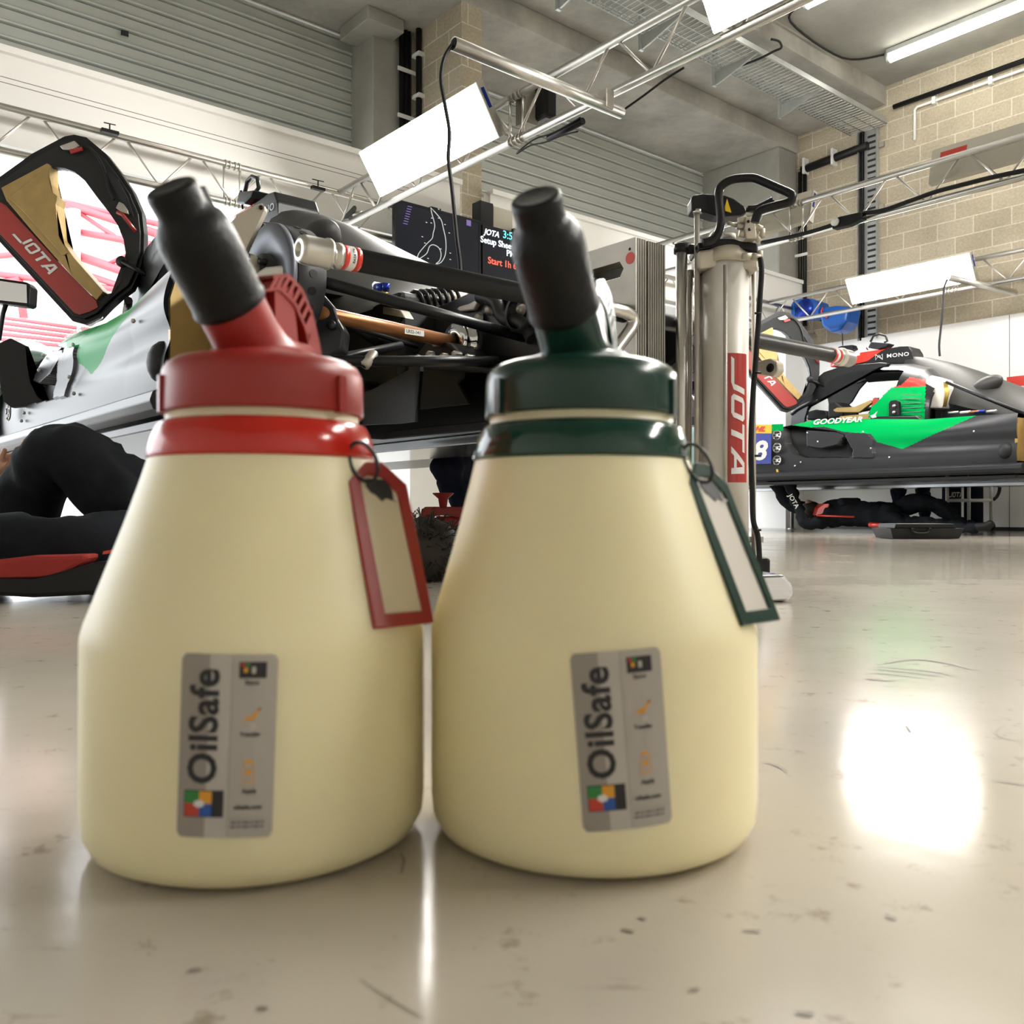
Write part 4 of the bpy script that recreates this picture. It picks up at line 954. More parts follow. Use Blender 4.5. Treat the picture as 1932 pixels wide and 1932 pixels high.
    B(MB().tube([at_u(712,543,1.70),at_u(724,543,1.66)],.017,12),'hose_elbow','blue_anod'); B(MB().tube([at_u(729,534,1.66),at_u(727,549,1.66)],.013,12),'hose_union','blue_anod'); B(MB().tube([at_u(727,549,1.66),at_u(724,560,1.66)],.012,12),'brass_union','brass')
    # diffuser fences and floor tail
    B(MB().prism([at_u(x,y,1.52) for x,y in ((684,802),(686,742),(716,728),(745,712),(770,698),(777,672),(786,668),(792,676),(793,700),(783,704),(783,795),(750,799))],UD*.012),'diffuser_fence','carbon_matt',bevel=.002)
    B(MB().prism([at_u(x,y,1.75) for x,y in ((770,690),(874,694),(872,712),(862,722),(884,762),(770,775))],UD*.012),'diffuser_fence','carbon_matt',bevel=.002)
    B(MB().prism([at_u(x,y,1.68) for x,y in ((790,683),(930,695),(1010,700),(1010,706),(790,694))],UD*.10),'crash_beam','carbon_matt',bevel=.004)
    B(MB().prism([W(1.86,v,h) for v,h in ((3.2,.505),(3.2,.72),(2.3,.72),(1.95,.66),(1.84,.505))],UD*.50),'diffuser_tunnel','black_paint')
    B(MB().prism([W(2.02,v,h) for v,h in ((1.74,.60),(2.1,.60),(2.1,.86),(1.8,.80),(1.66,.74),(1.62,.66))],UD*.12),'crash_structure','carbon_matt',bevel=.02)
    # air jack legs carrying the raised car
    for (u,v) in ((1.6,6.0),(2.54,6.0),(2.9,2.75)):
        B(MB().lathe([(0,0),(.05,0),(.05,.012),(.02,.016),(.02,.45)],W(u,v,0),ZD,n=16),'air_jack_leg','alu')
    # ---------------- open door, standing up over the cockpit
    D=4.95; k=.055
    def dp(x,y,o=0.0): return Vector((0,0,0))+at_d(x,y,D+o)
    outer=[(137,606),(60,522),(-10,446),(-62,400),(-60,372),(0,333),(60,290),(122,257),(140,254),(163,259),(200,290),(225,322),(250,360),(268,402),(272,440),(271,478),(262,515),(248,545),(225,562),(205,580),(186,600),(160,612)]
    inner=[(150,560),(110,520),(104,470),(108,440),(105,400),(100,365),(96,345),(93,322),(95,316),(108,315),(122,317),(140,324),(160,341),(185,375),(205,400),(222,425),(233,452),(237,478),(230,505),(228,530),(215,552),(195,556)]
    drf=MB().frame([dp(x,y) for x,y in outer],[dp(x,y,-.0) for x,y in inner],Vector((0,k,0)))
    door=B(drf,'door','carbon',bevel=.012)
    B(MB().frame([dp(x*.94+.06*140,y*.94+.06*430,-.02) for x,y in outer],[dp(x,y,-.025) for x,y in inner],Vector((0,.03,0))),'door_inner_skin','carbon_matt',door,bevel=.006)
    B(MB().prism([dp(x,y,-.028) for x,y in ((-6,378),(10,386),(60,440),(120,505),(182,568),(185,580),(170,588),(150,594),(140,590),(60,505),(-30,410),(-40,400))],Vector((0,.02,0))),'door_red_panel','red_paint',door,bevel=.002)
    B(MB().prism([dp(x,y,-.05) for x,y in ((2,354),(88,308),(93,310),(93,345),(98,362),(108,370),(105,385),(110,445),(140,487),(195,550),(182,566),(135,520),(60,435),(12,378))],Vector((0,.10,0))),'door_pocket','gold',door,bevel=.012)
    B(MB().prism([dp(x,y,-.056) for x,y in ((14,372),(27,364),(90,314),(93,345),(98,362),(108,370),(105,385),(110,445),(128,478),(118,482),(40,395))],Vector((0,.10,0))),'door_pocket_face','gold',door,bevel=.004)
    jm=MB(); jota_shapes(jm,lambda x,y:dp(28+x*1.28*.735+y*.62*.8,448+x*1.28*.80-y*.62*.62,-.032),72,34); B(jm,'door_lettering','white_paint',door,weld=False)
    B(MB().prism([dp(x,y,-.04) for x,y in ((112,275),(140,265),(150,275),(135,283),(118,282))],Vector((0,.02,0))),'door_latch','alu',door,bevel=.004)
    B(MB().prism([dp(x,y,-.05) for x,y in ((130,282),(154,277),(155,283),(134,290))],Vector((0,.01,0))),'door_latch_tab','red_paint',door)
    B(MB().prism([dp(x,y,-.05) for x,y in ((224,380),(232,384),(240,396),(242,404),(228,400),(218,392))],Vector((0,.02,0))),'door_catch','alu_dull',door,bevel=.004)
    B(MB().tube([dp(221,400,-.05),dp(232,406,-.05),dp(255,436,-.05)],.010,8),'door_catch_lever','red_paint',door)
    B(MB().tube(smooth([dp(x,y,-.04) for x,y in ((155,276),(172,282),(190,305),(200,330),(205,355),(215,377))]),.007,6),'door_cable','cable',door)
    B(MB().prism([dp(x,y,-.035) for x,y in ((200,320),(222,338),(240,372),(252,408),(240,398),(222,366),(206,340))],Vector((0,.015,0))),'door_brace','body_grey',door)
    B(MB().lathe([(0,-.01),(.03,-.01),(.03,.03),(0,.03)],dp(230,494,-.03),(0,1,0),n=18),'door_pivot','carbon_matt',door)
    B(MB().tube([dp(230,494,-.04),dp(283,522,-.04)],.012,8),'gas_strut','black_metal')
    # mirror
    if number=='38': return root
    m=MB(); m.prism([at_d(x,y,4.3) for x,y in ((-22,525),(-5,524),(50,532),(57,540),(55,576),(50,578),(-15,570),(-24,560))],Vector((0,.07,0))); mi=B(m,'mirror','black_paint',bevel=.008)
    B(MB().prism([at_d(x,y,4.292) for x,y in ((-18,530),(0,530),(50,537),(51,572),(-14,565))],Vector((0,.006,0))),'mirror_glass','chrome',mi)
    B(MB().tube([at_d(12,572,4.33),at_d(6,590,4.4),at_d(-2,640,4.5)],.012,8),'mirror_stalk','black_metal')
    return root
def jota_shapes(mb,fn,Wd,Hh):
    """the slanted four-letter team logo in a Wd x Hh box"""
    g=Wd/4.25; t=.17
    def P(pts,ox):
        if len(pts)==5: P([pts[0],pts[1],pts[2],pts[4]],ox); P([pts[4],pts[2],pts[3],pts[3]],ox) if False else mb.add([fn((ox+x)*g,y*Hh) for x,y in (pts[2],pts[3],pts[4])],[(0,1,2)]); return
        if len(pts)==6: P([pts[0],pts[1],pts[5],pts[4]],ox); P([pts[1],pts[2],pts[3],pts[5]],ox); mb.add([fn((ox+x)*g,y*Hh) for x,y in (pts[5],pts[3],pts[4])],[(0,1,2)]); return
        a,b,c,d=pts
        mb.grid(lambda i,j:fn((ox+(a[0]*(1-i)+b[0]*i)*(1-j)+(d[0]*(1-i)+c[0]*i)*j)*g,((a[1]*(1-i)+b[1]*i)*(1-j)+(d[1]*(1-i)+c[1]*i)*j)*Hh),5,5,smooth=False)
    s=lambda x,y:(x+.22*y,y)
    # J
    P([s(-.35,0),s(.62,0),s(.78,.2),s(-.30,.2)],0); P([s(.62,0),s(.86,.16),s(.86,.2),s(.62,.2)],0); P([s(.64,.2),s(.86,.2),s(.86,1),s(.64,1)],0)
    # O
    o=1.02
    P([s(.0,.15),s(.2,.2),s(.2,.8),s(.0,.85)],o); P([s(.68,.2),s(.88,.15),s(.88,.85),s(.68,.8)],o)
    P([s(.14,0),s(.74,0),s(.68,.2),s(.2,.2)],o); P([s(.2,.8),s(.68,.8),s(.74,1),s(.14,1)],o)
    for q in ([(0,.15),(.14,0),(.2,.2),(.1,.175)],[(.74,0),(.88,.15),(.78,.175),(.68,.2)],[(.68,.8),(.78,.825),(.88,.85),(.74,1)],[(.2,.8),(.14,1),(0,.85),(.1,.825)]): P([s(*c) for c in q],o)
    # T
    o=2.0; P([s(.0,.8),s(1.05,.8),s(1.05,1),s(.0,1)],o); P([s(.38,0),s(.60,0),s(.60,.8),s(.38,.8)],o)
    # A
    o=3.02; P([s(.0,0),s(.24,0),s(.56,.8),s(.40,1)],o); P([s(.40,1),s(.56,.8),s(.60,.8),s(.80,1)],o); P([s(.82,0),s(1.04,0),s(.80,1),s(.60,.8)],o); P([s(.30,.18),s(.80,.18),s(.76,.36),s(.36,.36)],o)
car('grey and green race car with its door up, raised on the jack behind the jugs','12')
far=car('grey and green race car carrying number 38, raised in the far bay','38')
far.location=far.location+UD*DU
# ------------------------------------------------------------------ tall column jack, lift bar, plates
JZ=2.42
jc=at_d(1368,966,JZ); jx=jc.x
t=thing('column_jack','tall white and chrome column jack with a red lettered band behind the green jug','jack',Vector((jx,JZ,0)))
def JB(mb,name,mm,par=None,**k): return mb.build(name,M[mm],par or t,**k)
def J(px,py,d=JZ): return at_d(px,py,d)
RJ=.0615
hy=lambda y,d=JZ: CAMH+(966-y)/F*d
cyl=JB(MB().lathe([(0,.07),(RJ,.07),(RJ,hy(500)),(0,hy(500))],Vector((jx,JZ,0)),ZD,n=56),'lift_cylinder','white_tube')
# red band on the right half of the cylinder
def cp(a,h,r=RJ+.0006): return Vector((jx+math.sin(a)*r,JZ-math.cos(a)*r,h))
a0=-.13; a1=.86
JB(MB().grid(lambda i,j:cp(a0+(a1-a0)*i,hy(910,2.36)+(hy(666,2.36)-hy(910,2.36))*j),14,2),'red_band','red_paint',cyl)
m=MB(); Hb=hy(677,2.36)-hy(907,2.36)
jota_shapes(m,lambda x,y:cp(.02+.66*(y/1.0),hy(690,2.36)-x,RJ+.0014),Hb*.93,1.0); JB(m,'band_lettering','white_paint',cyl,weld=False)
# cream head casting
JB(MB().lathe([(0,hy(502)),(.066,hy(502)),(.067,hy(488)),(.064,hy(476)),(.052,hy(468)),(0,hy(466))],Vector((jx,JZ,0)),ZD,n=40),'head_casting','cream_alu')
JB(MB().prism([J(x,y,JZ-.05) for x,y in ((1318,508),(1318,472),(1350,468),(1358,462),(1390,462),(1408,470),(1430,480),(1431,510),(1400,506),(1350,503))],Vector((0,.10,0))),'casting_lug','cream_alu',bevel=.006)
JB(MB().prism([J(x,y,JZ-.06) for x,y in ((1316,458),(1355,450),(1385,450),(1400,455),(1430,458),(1432,478),(1405,470),(1385,464),(1358,463),(1318,471))],Vector((0,.12,0))),'clamp_plate','black_paint',bevel=.004)
JB(MB().lathe([(0,hy(450)),(.022,hy(450)),(.022,hy(445)),(.016,hy(441)),(0,hy(440))],J(1374,966)*1,ZD,n=24) if False else MB().tube([J(1374,452),J(1374,443)],.02,20),'ram_cap','white_tube')
# chrome guide posts and rods
JB(MB().tube([Vector((J(1286,0).x,JZ,.08)),Vector((J(1286,0).x,JZ,hy(466)))],.0155,24),'guide_post','alu')
JB(MB().tube([J(1286,478),J(1286,462)],.021,24),'post_clamp','black_paint')
JB(MB().tube([J(1286,470),J(1320,470)],.014,12),'clamp_bridge','black_paint')
JB(MB().tube([J(1315,966+60,2.40),J(1315,400,2.40)],.0075,14),'outer_rod','alu_dull')
JB(MB().tube([Vector((J(1368.5,0,2.350).x,2.350,.08)),J(1368.5,500,2.350)],.0055,12),'tie_rod','alu_dull')
JB(MB().tube([Vector((J(1422,0).x,JZ,.05)),J(1422,505)],.0062,12),'tie_rod','alu_dull')
JB(MB().tube([Vector((J(1324,0).x,JZ+.02,.05)),J(1324,505,JZ+.02)],.013,12),'tie_rod','alu_dull')
JB(MB().tube([Vector((J(1302,0).x,JZ+.03,.05)),J(1302,510,JZ+.03)],.008,12),'tie_rod','alu_dull')
# top arm
JB(MB().prism([J(x,y,2.39) for x,y in ((1304,374),(1308,368),(1325,365),(1368,368),(1385,374),(1405,388),(1410,400),(1400,406),(1372,408),(1350,406),(1330,400),(1305,396))],Vector((0,.06,0))),'top_arm','black_paint',bevel=.004)
JB(MB().tube([J(1316,396,2.40),J(1316,403,2.40)],.0125,6),'rod_nut','alu')
JB(MB().prism([J(x,y,2.385) for x,y in ((1372,375),(1380,401),(1369,398),(1368,390))],Vector((0,.004,0))),'warning_sticker','yellow')
# loop handle
hp=[(1326,458),(1345,452),(1355,440),(1360,420),(1358,395),(1356,372),(1358,356),(1368,345),(1385,338),(1410,336),(1425,337),(1445,345),(1470,356),(1492,366),(1495,374),(1488,382),(1465,388),(1440,395),(1430,402),(1424,420)]
def hdep(x): return 2.34-.08*max(0,(x-1360))/135
JB(MB().tube(smooth([J(x,y,hdep(x)) for x,y in hp],4),.0112,10),'loop_handle','black_paint')
JB(MB().tube(smooth([J(x,y,2.33) for x,y in ((1412,394),(1428,392),(1445,384),(1458,377))],3),.0085,10),'handle_brace','black_paint')
# valve block
JB(MB().prism([J(x,y,2.33) for x,y in ((1408,408),(1424,410),(1428,450),(1408,450),(1405,430))],Vector((0,.05,0))),'valve_block','cream_alu',bevel=.003)
for x,y in ((1412,418),(1414,433)): JB(MB().lathe([(0,-.002),(.004,-.002),(.004,.002)],J(x,y,2.33),Vector((0,1,0)),n=10),'block_screw','black_metal')
for (x0,y0,x1,y1,r,mm) in ((1408,413,1393,417,.009,'cream_alu'),(1406,428,1390,426,.009,'alu_dull'),(1390,426,1372,420,.005,'alu_dull'),(1406,442,1394,440,.010,'cream_alu'),(1427,428,1438,432,.008,'cream_alu'),(1438,432,1438,448,.008,'cream_alu'),(1425,445,1434,456,.008,'cream_alu'),(1400,484,1418,484,.009,'cream_alu'),(1418,484,1434,486,.010,'cream_alu'),(1434,474,1434,488,.008,'cream_alu'),(1408,396,1424,398,.006,'black_metal')):
    JB(MB().tube([J(x0,y0,2.345),J(x1,y1,2.345)],r,12),'pipe_fitting',mm)
JB(MB().tube(smooth([J(x,y,2.33) for x,y in ((1434,486),(1437,510),(1434,560),(1430,620),(1426,680),(1421,740),(1418,800),(1417,860),(1419,920),(1421,980),(1430,1012),(1433,1058))]),.0072,10),'hydraulic_hose','cable')
for y in (591,703,860,1000): JB(MB().tube([J(1424,y,2.32),J(1436,y,2.32)],.003,6),'hose_tie','cable')
# base with chromed feet on castors
JB(MB().prism([Vector((x,y,.035)) for x,y in ((jx-.16,JZ-.08),(jx+.10,JZ-.08),(jx+.10,JZ+.12),(jx-.16,JZ+.12))],ZD*.05),'base_plate','black_paint',bevel=.008)
fp=[(1418,1086),(1478,1084),(1497,1105),(1498,1122),(1488,1134),(1418,1137)]
JB(MB().prism([J(x,y,2.03) for x,y in fp],Vector((-.03,.32,0))),'chrome_foot','chrome',bevel=.006)
JB(MB().prism([J(x-180,y,2.03) for x,y in fp],Vector((.03,.32,0))),'chrome_foot','chrome',bevel=.006)
for x in (1468,1270): JB(MB().tube([Vector((J(x,0,2.06).x-.010,2.07,.016)),Vector((J(x,0,2.06).x+.012,2.07,.016))],.016,20),'castor_wheel','cable')
for s in (0,1): JB(MB().box(J(1426+s*0,1018+s*58,2.44),(Vector((1,0,0)),Vector((0,1,0)),ZD),(.018,.01,.008)),'hose_bracket','alu_dull')
# lift bar through the rear of the car
e0=at_v(640,484,1.60); e1=at_v(1578,672,1.60)
q0=uvh(e0); q1=uvh(e1); hb=(q0[2]+q1[2])/2
t=thing('lift_bar','long black tubular lift bar with silver end caps running under the car tail','lift bar',W((q0[0]+q1[0])/2,1.60,hb-.03))
def LB(mb,name,mm,par=None,**k): return mb.build(name,M[mm] if isinstance(mm,str) else mm,par or t,**k)
P0=W(q0[0],1.60,q0[2]); P1=W(q1[0],1.60,q1[2]); ld=(P1-P0).normalized()
LB(MB().tube([P0,P1],.0235,28),'bar_tube','carbon')
LB(MB().tube([P0+ld*.0,P0+ld*.040],.0242,28),'white_sleeve','white_paint')
for o in (.0,.028): LB(MB().tube([P0+ld*o,P0+ld*(o+.012)],.0247,28),'red_ring','red_bright')
m=MB(); 
m.text('LIFT REAR',.008,lambda x,y,z:P0+ld*(.0245-y)+(-ZD*math.sin((x-.02)/.0242)+(ld.cross(ZD)).normalized()*math.cos((x-.02)/.0242))*.0249,bold=.0002); LB(m,'sleeve_lettering','ink')
prof=[(.011,-.088),(.021,-.088),(.026,-.085),(.0285,-.078),(.0285,-.032),(.031,-.030),(.031,-.024),(.021,-.021),(.021,-.013),(.0262,-.010),(.0262,.0),(.011,.0),(.011,-.088)]
LB(MB().lathe(prof,P0,ld,n=36),'end_cap','alu')
LB(MB().lathe([(0,-.075),(.011,-.075)],P0,ld,n=16),'bore','black_paint')
LB(MB().lathe(prof,P1,-ld,n=36),'end_cap','alu')
LB(MB().tube([P1-ld*.04,P1],.0242,28),'white_sleeve','white_paint'); 
for o in (.0,.028): LB(MB().tube([P1-ld*o,P1-ld*(o+.012)],.0247,28),'red_ring','red_bright')
bk=LB(MB().tube([at_v(x,y,1.56) for x,y in ((1112,572),(1178,588),(1192,596),(1196,608),(1190,622),(1150,676),(1120,715))],.0165,12),'bracket_loop','alu')
LB(MB().prism([at_u(x,y,2.35) for x,y in ((1425,682),(1452,676),(1466,682),(1468,700),(1458,711),(1440,708),(1425,706))],UD*.035),'bracket_lug','cream_alu',bevel=.006)
LB(MB().lathe([(0,-.002),(.012,-.002),(.014,.0)],at_u(1453,694,2.35),UD,n=14),'lug_bore','black_paint')
# stack of aluminium plates
pq=uvh(at_v(1199,447,1.56)); uP=pq[0]; hT=pq[2]; v0,v1=1.56,1.56+.33; hB=.42
def plate(u,first=False):
    """one plate with a hand slot"""
    c=Vector((0,0,0)); th=.0058
    cx=(v0+v1)/2; sy=hT-.072
    q0_=uvh(at_u(1176,482,u)); q1_=uvh(at_u(1120,492,u))
    so=[(v0,hT),(cx,hT),(v1,hT),(v1,(hT+hB)/2),(v1,hB),(cx,hB),(v0,hB),(v0,(hT+hB)/2)]
    sv0,sv1=v0+.055,v0+.215; r=.021
    si=[(sv0,sy+r),((sv0+sv1)/2,sy+r),(sv1,sy+r),(sv1+.014,sy),(sv1,sy-r),((sv0+sv1)/2,sy-r),(sv0,sy-r),(sv0-.014,sy)]
    m=MB().frame([W(u,a,b) for a,b in so],[W(u,a,b) for a,b in si],UD*th)
    return m,th
n=13; pt=.0088
for k in range(n):
    u=uP+k*pt+(.004 if k>4 else 0)
    if k<=1:
        m,th=plate(u); o=m.build('steel_plate',M['alu_dull' if k==0 else 'plate_gap_shade'],None,weld=True)
        if k==0:
            tag(o,'aluminium plate with a red dot, front of the stack left of the jack','plate','stacked plates beside the jack')
            d=MB().lathe([(0,-.0008),(.0155,-.0008),(.0155,.0)],at_u(1189,487,u),UD,n=24,smooth=False).build('red_dot',M['red_bright'],o)
            d.parent=o
            for x,y in ((1188,470),(1107,493)): MB().lathe([(0,-.0006),(.004,-.0006),(.004,.0)],at_u(x,y,u),UD,n=12).build('hole',M['black_metal'],o)
        else:
            tag(o,'thin plate behind the red-dotted one in the stack left of the jack','plate','stacked plates beside the jack'); src=o
    else:
        c=src.copy(); sc.collection.objects.link(c); c.location=src.location+UD*(u-(uP+pt))
        tag(c,'thin plate behind the red-dotted one in the stack left of the jack','plate','stacked plates beside the jack')
# ------------------------------------------------------------------ people
def figure(name,label,joints,edges,radii,mats,zones,root_j='pelvis',fold=.034):
    """one continuous skinned body; zones: material index -> joints that own it"""
    idx={k:i for i,k in enumerate(joints)}
    me=bpy.data.meshes.new(name+'_sk'); me.from_pydata([tuple(joints[k]) for k in joints],[(idx[a],idx[b]) for a,b in edges],[])
    ob=bpy.data.objects.new(name+'_sk',me); sc.collection.objects.link(ob)
    sk=ob.modifiers.new('skin','SKIN'); sk.use_smooth_shade=True; sk.branch_smoothing=.4
    for k,i in idx.items():
        v=me.skin_vertices[0].data[i]; r=radii[k]; v.radius=(r,r) if not isinstance(r,tuple) else r; v.use_root=(k==root_j)
    ss=ob.modifiers.new('s','SUBSURF'); ss.levels=2; ss.render_levels=2
    dg=bpy.context.evaluated_depsgraph_get(); dg.update()
    m2=bpy.data.meshes.new_from_object(ob.evaluated_get(dg)); bpy.data.objects.remove(ob); bpy.data.meshes.remove(me)
    cs=[Vector(p) for p in joints.values()]; c=sum(cs,Vector())/len(cs); base=Vector((c.x,c.y,0))
    for v in m2.vertices: v.co=v.co-base
    m2.materials.clear()
    for q in mats: m2.materials.append(M[q])
    ks=list(joints)
    for p in m2.polygons:
        p.use_smooth=True; w_=p.center+base; kk=min(ks,key=lambda k:(joints[k]-w_).length-.5*(radii[k] if not isinstance(radii[k],tuple) else radii[k][0])); p.material_index=zones.get(kk,0)
    o=bpy.data.objects.new(name,m2); sc.collection.objects.link(o); o.location=base
    sb=o.modifiers.new('fine','SUBSURF'); sb.levels=1; sb.render_levels=1
    tx=bpy.data.textures.new('folds','MARBLE'); tx.noise_scale=.16; tx.turbulence=9; tx.marble_type='SHARP'
    dm=o.modifiers.new('folds','DISPLACE'); dm.texture=tx; dm.texture_coords='LOCAL'; dm.strength=fold; dm.mid_level=.5
    vg=o.vertex_groups.new(name='cloth'); ok=set()
    for p in m2.polygons:
        if p.material_index==0: ok.update(p.vertices)
    for p in m2.polygons:
        if p.material_index!=0: ok.difference_update(p.vertices)
    vg.add(list(ok),1.0,'REPLACE'); dm.vertex_group='cloth'
    return tag(o,label,'person')
def hand(joints,edges,radii,zones,wrist,pre,dirv,spread,palm_n,zi,curl=.5):
    w_=joints[wrist]; d=dirv.normalized(); s=spread.normalized(); n=palm_n.normalized()
    joints[pre+'palm']=w_+d*.05; edges.append((wrist,pre+'palm')); radii[pre+'palm']=(.038,.017); zones[pre+'palm']=zi
    for k,(o,L) in enumerate(((-.027,.072),(-.009,.082),(.009,.076),(.027,.060))):
        b=w_+d*.085+s*o; a=pre+'f%da'%k; c=pre+'f%db'%k; e=pre+'f%dc'%k
        joints[a]=b; joints[c]=b+d*L*.5-n*L*.12*curl*2; joints[e]=b+d*L*(.92-.25*curl)-n*L*.55*curl
        edges+= [(pre+'palm',a),(a,c),(c,e)]
        for q,r in ((a,.0095),(c,.0085),(e,.007)): radii[q]=r; zones[q]=zi
    a=pre+'ta'; c=pre+'tb'; joints[a]=w_+d*.035-s*.042-n*.008; joints[c]=w_+d*.075-s*.062-n*.02
    edges+=[(pre+'palm',a),(a,c)]
    for q,r in ((a,.0115),(c,.009)): radii[q]=r; zones[q]=zi
# -- person lying beside the near car: knees up at the left, head between the jugs
V=Vector
j={}; e=[]; r={}; z={}
def put(k,p,rad,par=None,zi=None):
    j[k]=p; r[k]=rad
    if par: e.append((par,k))
    if zi is not None: z[k]=zi
put('pelvis',at_d(345,1040,2.38),.125)
put('waist',at_d(440,1052,2.42),.125,'pelvis'); put('chest',at_d(565,1052,2.52),.145,'waist'); put('shoulders',at_d(660,1050,2.60),.13,'chest')
put('neck',at_d(718,1050,2.66),.06,'shoulders',1); put('head',at_d(772,1040,2.72),.088,'neck',1); put('crown',at_d(808,1036,2.76),.075,'head',1)
# right leg: knee raised
put('hipr',at_d(300,990,2.36),.115,'pelvis'); put('thighr',at_d(210,905,2.33),.112,'hipr'); put('kneer',at_d(122,838,2.30),.088,'thighr'); put('kneer2',at_d(92,862,2.31),.084,'kneer')
put('shinr',at_d(58,940,2.36),.078,'kneer2'); put('anklr',at_d(-5,1062,2.42),.052,'shinr'); put('heelr',at_d(-25,1098,2.42),.048,'anklr',2); put('toer',at_d(-140,1104,2.40),.040,'heelr',2)
# left leg lying flat towards the left
put('hipl',at_d(285,1055,2.24),.105,'pelvis'); put('thighl',at_d(190,1040,2.14),.098,'hipl'); put('kneel',at_d(30,1038,2.10),.082,'thighl'); put('shinl',at_d(-160,1050,2.12),.066,'kneel'); put('ankll',at_d(-330,1072,2.16),.05,'shinl'); put('toel',at_d(-420,1068,2.2),.04,'ankll',2)
# arms
put('shr',at_d(640,1010,2.52),.065,'shoulders'); put('elr',at_d(540,960,2.45),.05,'shr'); put('wrr',at_d(470,930,2.50),.032,'elr')
put('shl',at_d(665,1060,2.75),.065,'shoulders'); put('ell',at_d(600,1040,2.95),.05,'shl'); put('wrl',at_d(560,980,3.0),.032,'ell')
hand(j,e,r,z,'wrr','hr',V((-.5,.2,.6)),V((.3,.9,0)),V((.7,0,.6)),1); hand(j,e,r,z,'wrl','hl',V((-.3,.3,.8)),V((.9,.3,0)),V((0,-1,.2)),1)
p1=figure('person','person in dark trousers lying on the floor under the near car, knees up',j,e,r,['cloth','skin','cable'],z)
m=MB(); m.sphere(at_d(800,1045,2.70),.112,20,sc3=(1.05,.95,1.0))
for k in range(420):
    a=random.uniform(0,6.28); b=random.uniform(-1,1); rr_=math.sqrt(1-b*b); d=V((rr_*math.cos(a),rr_*math.sin(a)*.9,b)); c=at_d(800,1045,2.70)
    s0=c+d*.105; s1=c+d*.128+V((random.uniform(-.02,.03),random.uniform(-.02,.01),random.uniform(-.02,.02)))
    m.tube([s0,s1,s1+V((random.uniform(-.015,.02),0,random.uniform(-.02,.01)))],[.0025,.0018,.0006],4,cap=False)
m.build('hair',M['hair'],p1)
# red trim on the lower trouser leg
fl=[(-60,1062),(60,1048),(165,1046),(158,1062),(110,1088),(-60,1096)]
MB().prism([at_d(x,y,2.005) for x,y in fl],Vector((0,.10,0))).build('red_side_panel',M['red_cloth'],p1,bevel=.01)
MB().prism([at_d(x,y,2.03) for x,y in ((195,1040),(207,1038),(205,1044),(193,1046))],Vector((0,.02,0))).build('red_piping',M['red_bright'],p1)
t=MB().prism([at_d(x,y,2.0) for x,y in ((-120,1118),(-120,1085),(60,1092),(180,1060),(330,1050),(330,1112),(180,1122),(60,1128))],Vector((0,.5,0))).build('kneeling_mat',M['cable'],None,bevel=.01)
tag(t,'black padded mat under the person lying by the near car','mat')
# -- arm of someone reaching in at the far left edge
j={}; e=[]; r={}; z={}
put('pelvis',at_d(-420,900,3.6),.14); put('chest',at_d(-330,830,3.5),.16,'pelvis'); put('neck',at_d(-300,770,3.5),.06,'chest',1); put('head',at_d(-285,725,3.5),.10,'neck',1)
put('sh',at_d(-250,830,3.4),.07,'chest'); put('el',at_d(-60,900,3.3),.05,'sh'); put('cuff',at_d(38,895,3.3),.047,'el')
put('hipr',at_d(-450,930,3.5),.1,'pelvis'); put('kner',at_d(-330,1040,3.3),.075,'hipr'); put('ankr',at_d(-470,1055,3.4),.05,'kner'); put('footr',at_d(-540,1060,3.4),.045,'ankr',2)
put('hipl',at_d(-430,930,3.8),.1,'pelvis'); put('knel',at_d(-290,1020,3.9),.075,'hipl'); put('ankl',at_d(-420,1050,3.9),.05,'knel'); put('footl',at_d(-490,1055,3.9),.045,'ankl',2)
j2=dict(j)
tubes=[(25,905),(10,888)]
put('wr',at_d(2,880,3.28),.035,'el',1)
e.remove(('el','cuff')); e.append(('el','cuff2')); j['cuff2']=at_d(-20,890,3.29); r['cuff2']=.044; e.remove(('el','wr')); e.append(('cuff2','wr')); del j['cuff'],r['cuff']
hand(j,e,r,z,'wr','h',V((.7,0,.5)),V((0,1,0)),V((0.5,0,-.8)),1)
figure('person','person in dark overalls crouching beyond the left edge, one hand reaching in',j,e,r,['cloth','skin','cable'],z)
# -- mechanic flat on his back beneath the far car
def md(x,y,o=0): return at_d(x,y,9.35-(x-1450)*1.6/420+o)
j={}; e=[]; r={}; z={}
D=0
put('pelvis',md(1668,972,0),.155); put('waist',md(1632,970,0),.155,'pelvis'); put('chest',md(1590,966,0),.17,'waist'); put('shoulders',md(1556,970,0),.12,'chest')
put('neck',md(1542,966,0),.055,'shoulders',1); put('head',md(1527,958,0),.088,'neck',1); put('chin',md(1528,950,-.02),.05,'head',1); put('nose',md(1521,943,-.03),.018,'chin',1)
put('shn',md(1550,985,-.15),.08,'shoulders'); put('eln',md(1518,990,-.22),.062,'shn'); put('far',md(1503,950,-.2),.055,'eln'); put('wrn',md(1484,900,-.05),.05,'far')
put('shf',md(1548,965,+.15),.07,'shoulders'); put('elf',md(1490,955,+.2),.06,'shf'); put('wrf',md(1458,900,+.15),.08,'elf')
hand(j,e,r,z,'wrn','n',V((-.1,0,1)),V((1,0,0)),V((0,1,0)),1); hand(j,e,r,z,'wrf','f',V((-.1,0,1)),V((1,0,0)),V((0,1,0)),1)
put('hipn',md(1690,985,-.10),.10,'pelvis'); put('thn',md(1715,990,-.14),.085,'hipn'); put('knn',md(1760,987,-.15),.062,'thn'); put('ann',md(1820,996,-.15),.045,'knn'); put('ton',md(1868,992,-.17),.040,'ann',2); put('tipn',md(1872,982,-.17),.035,'ton',2)
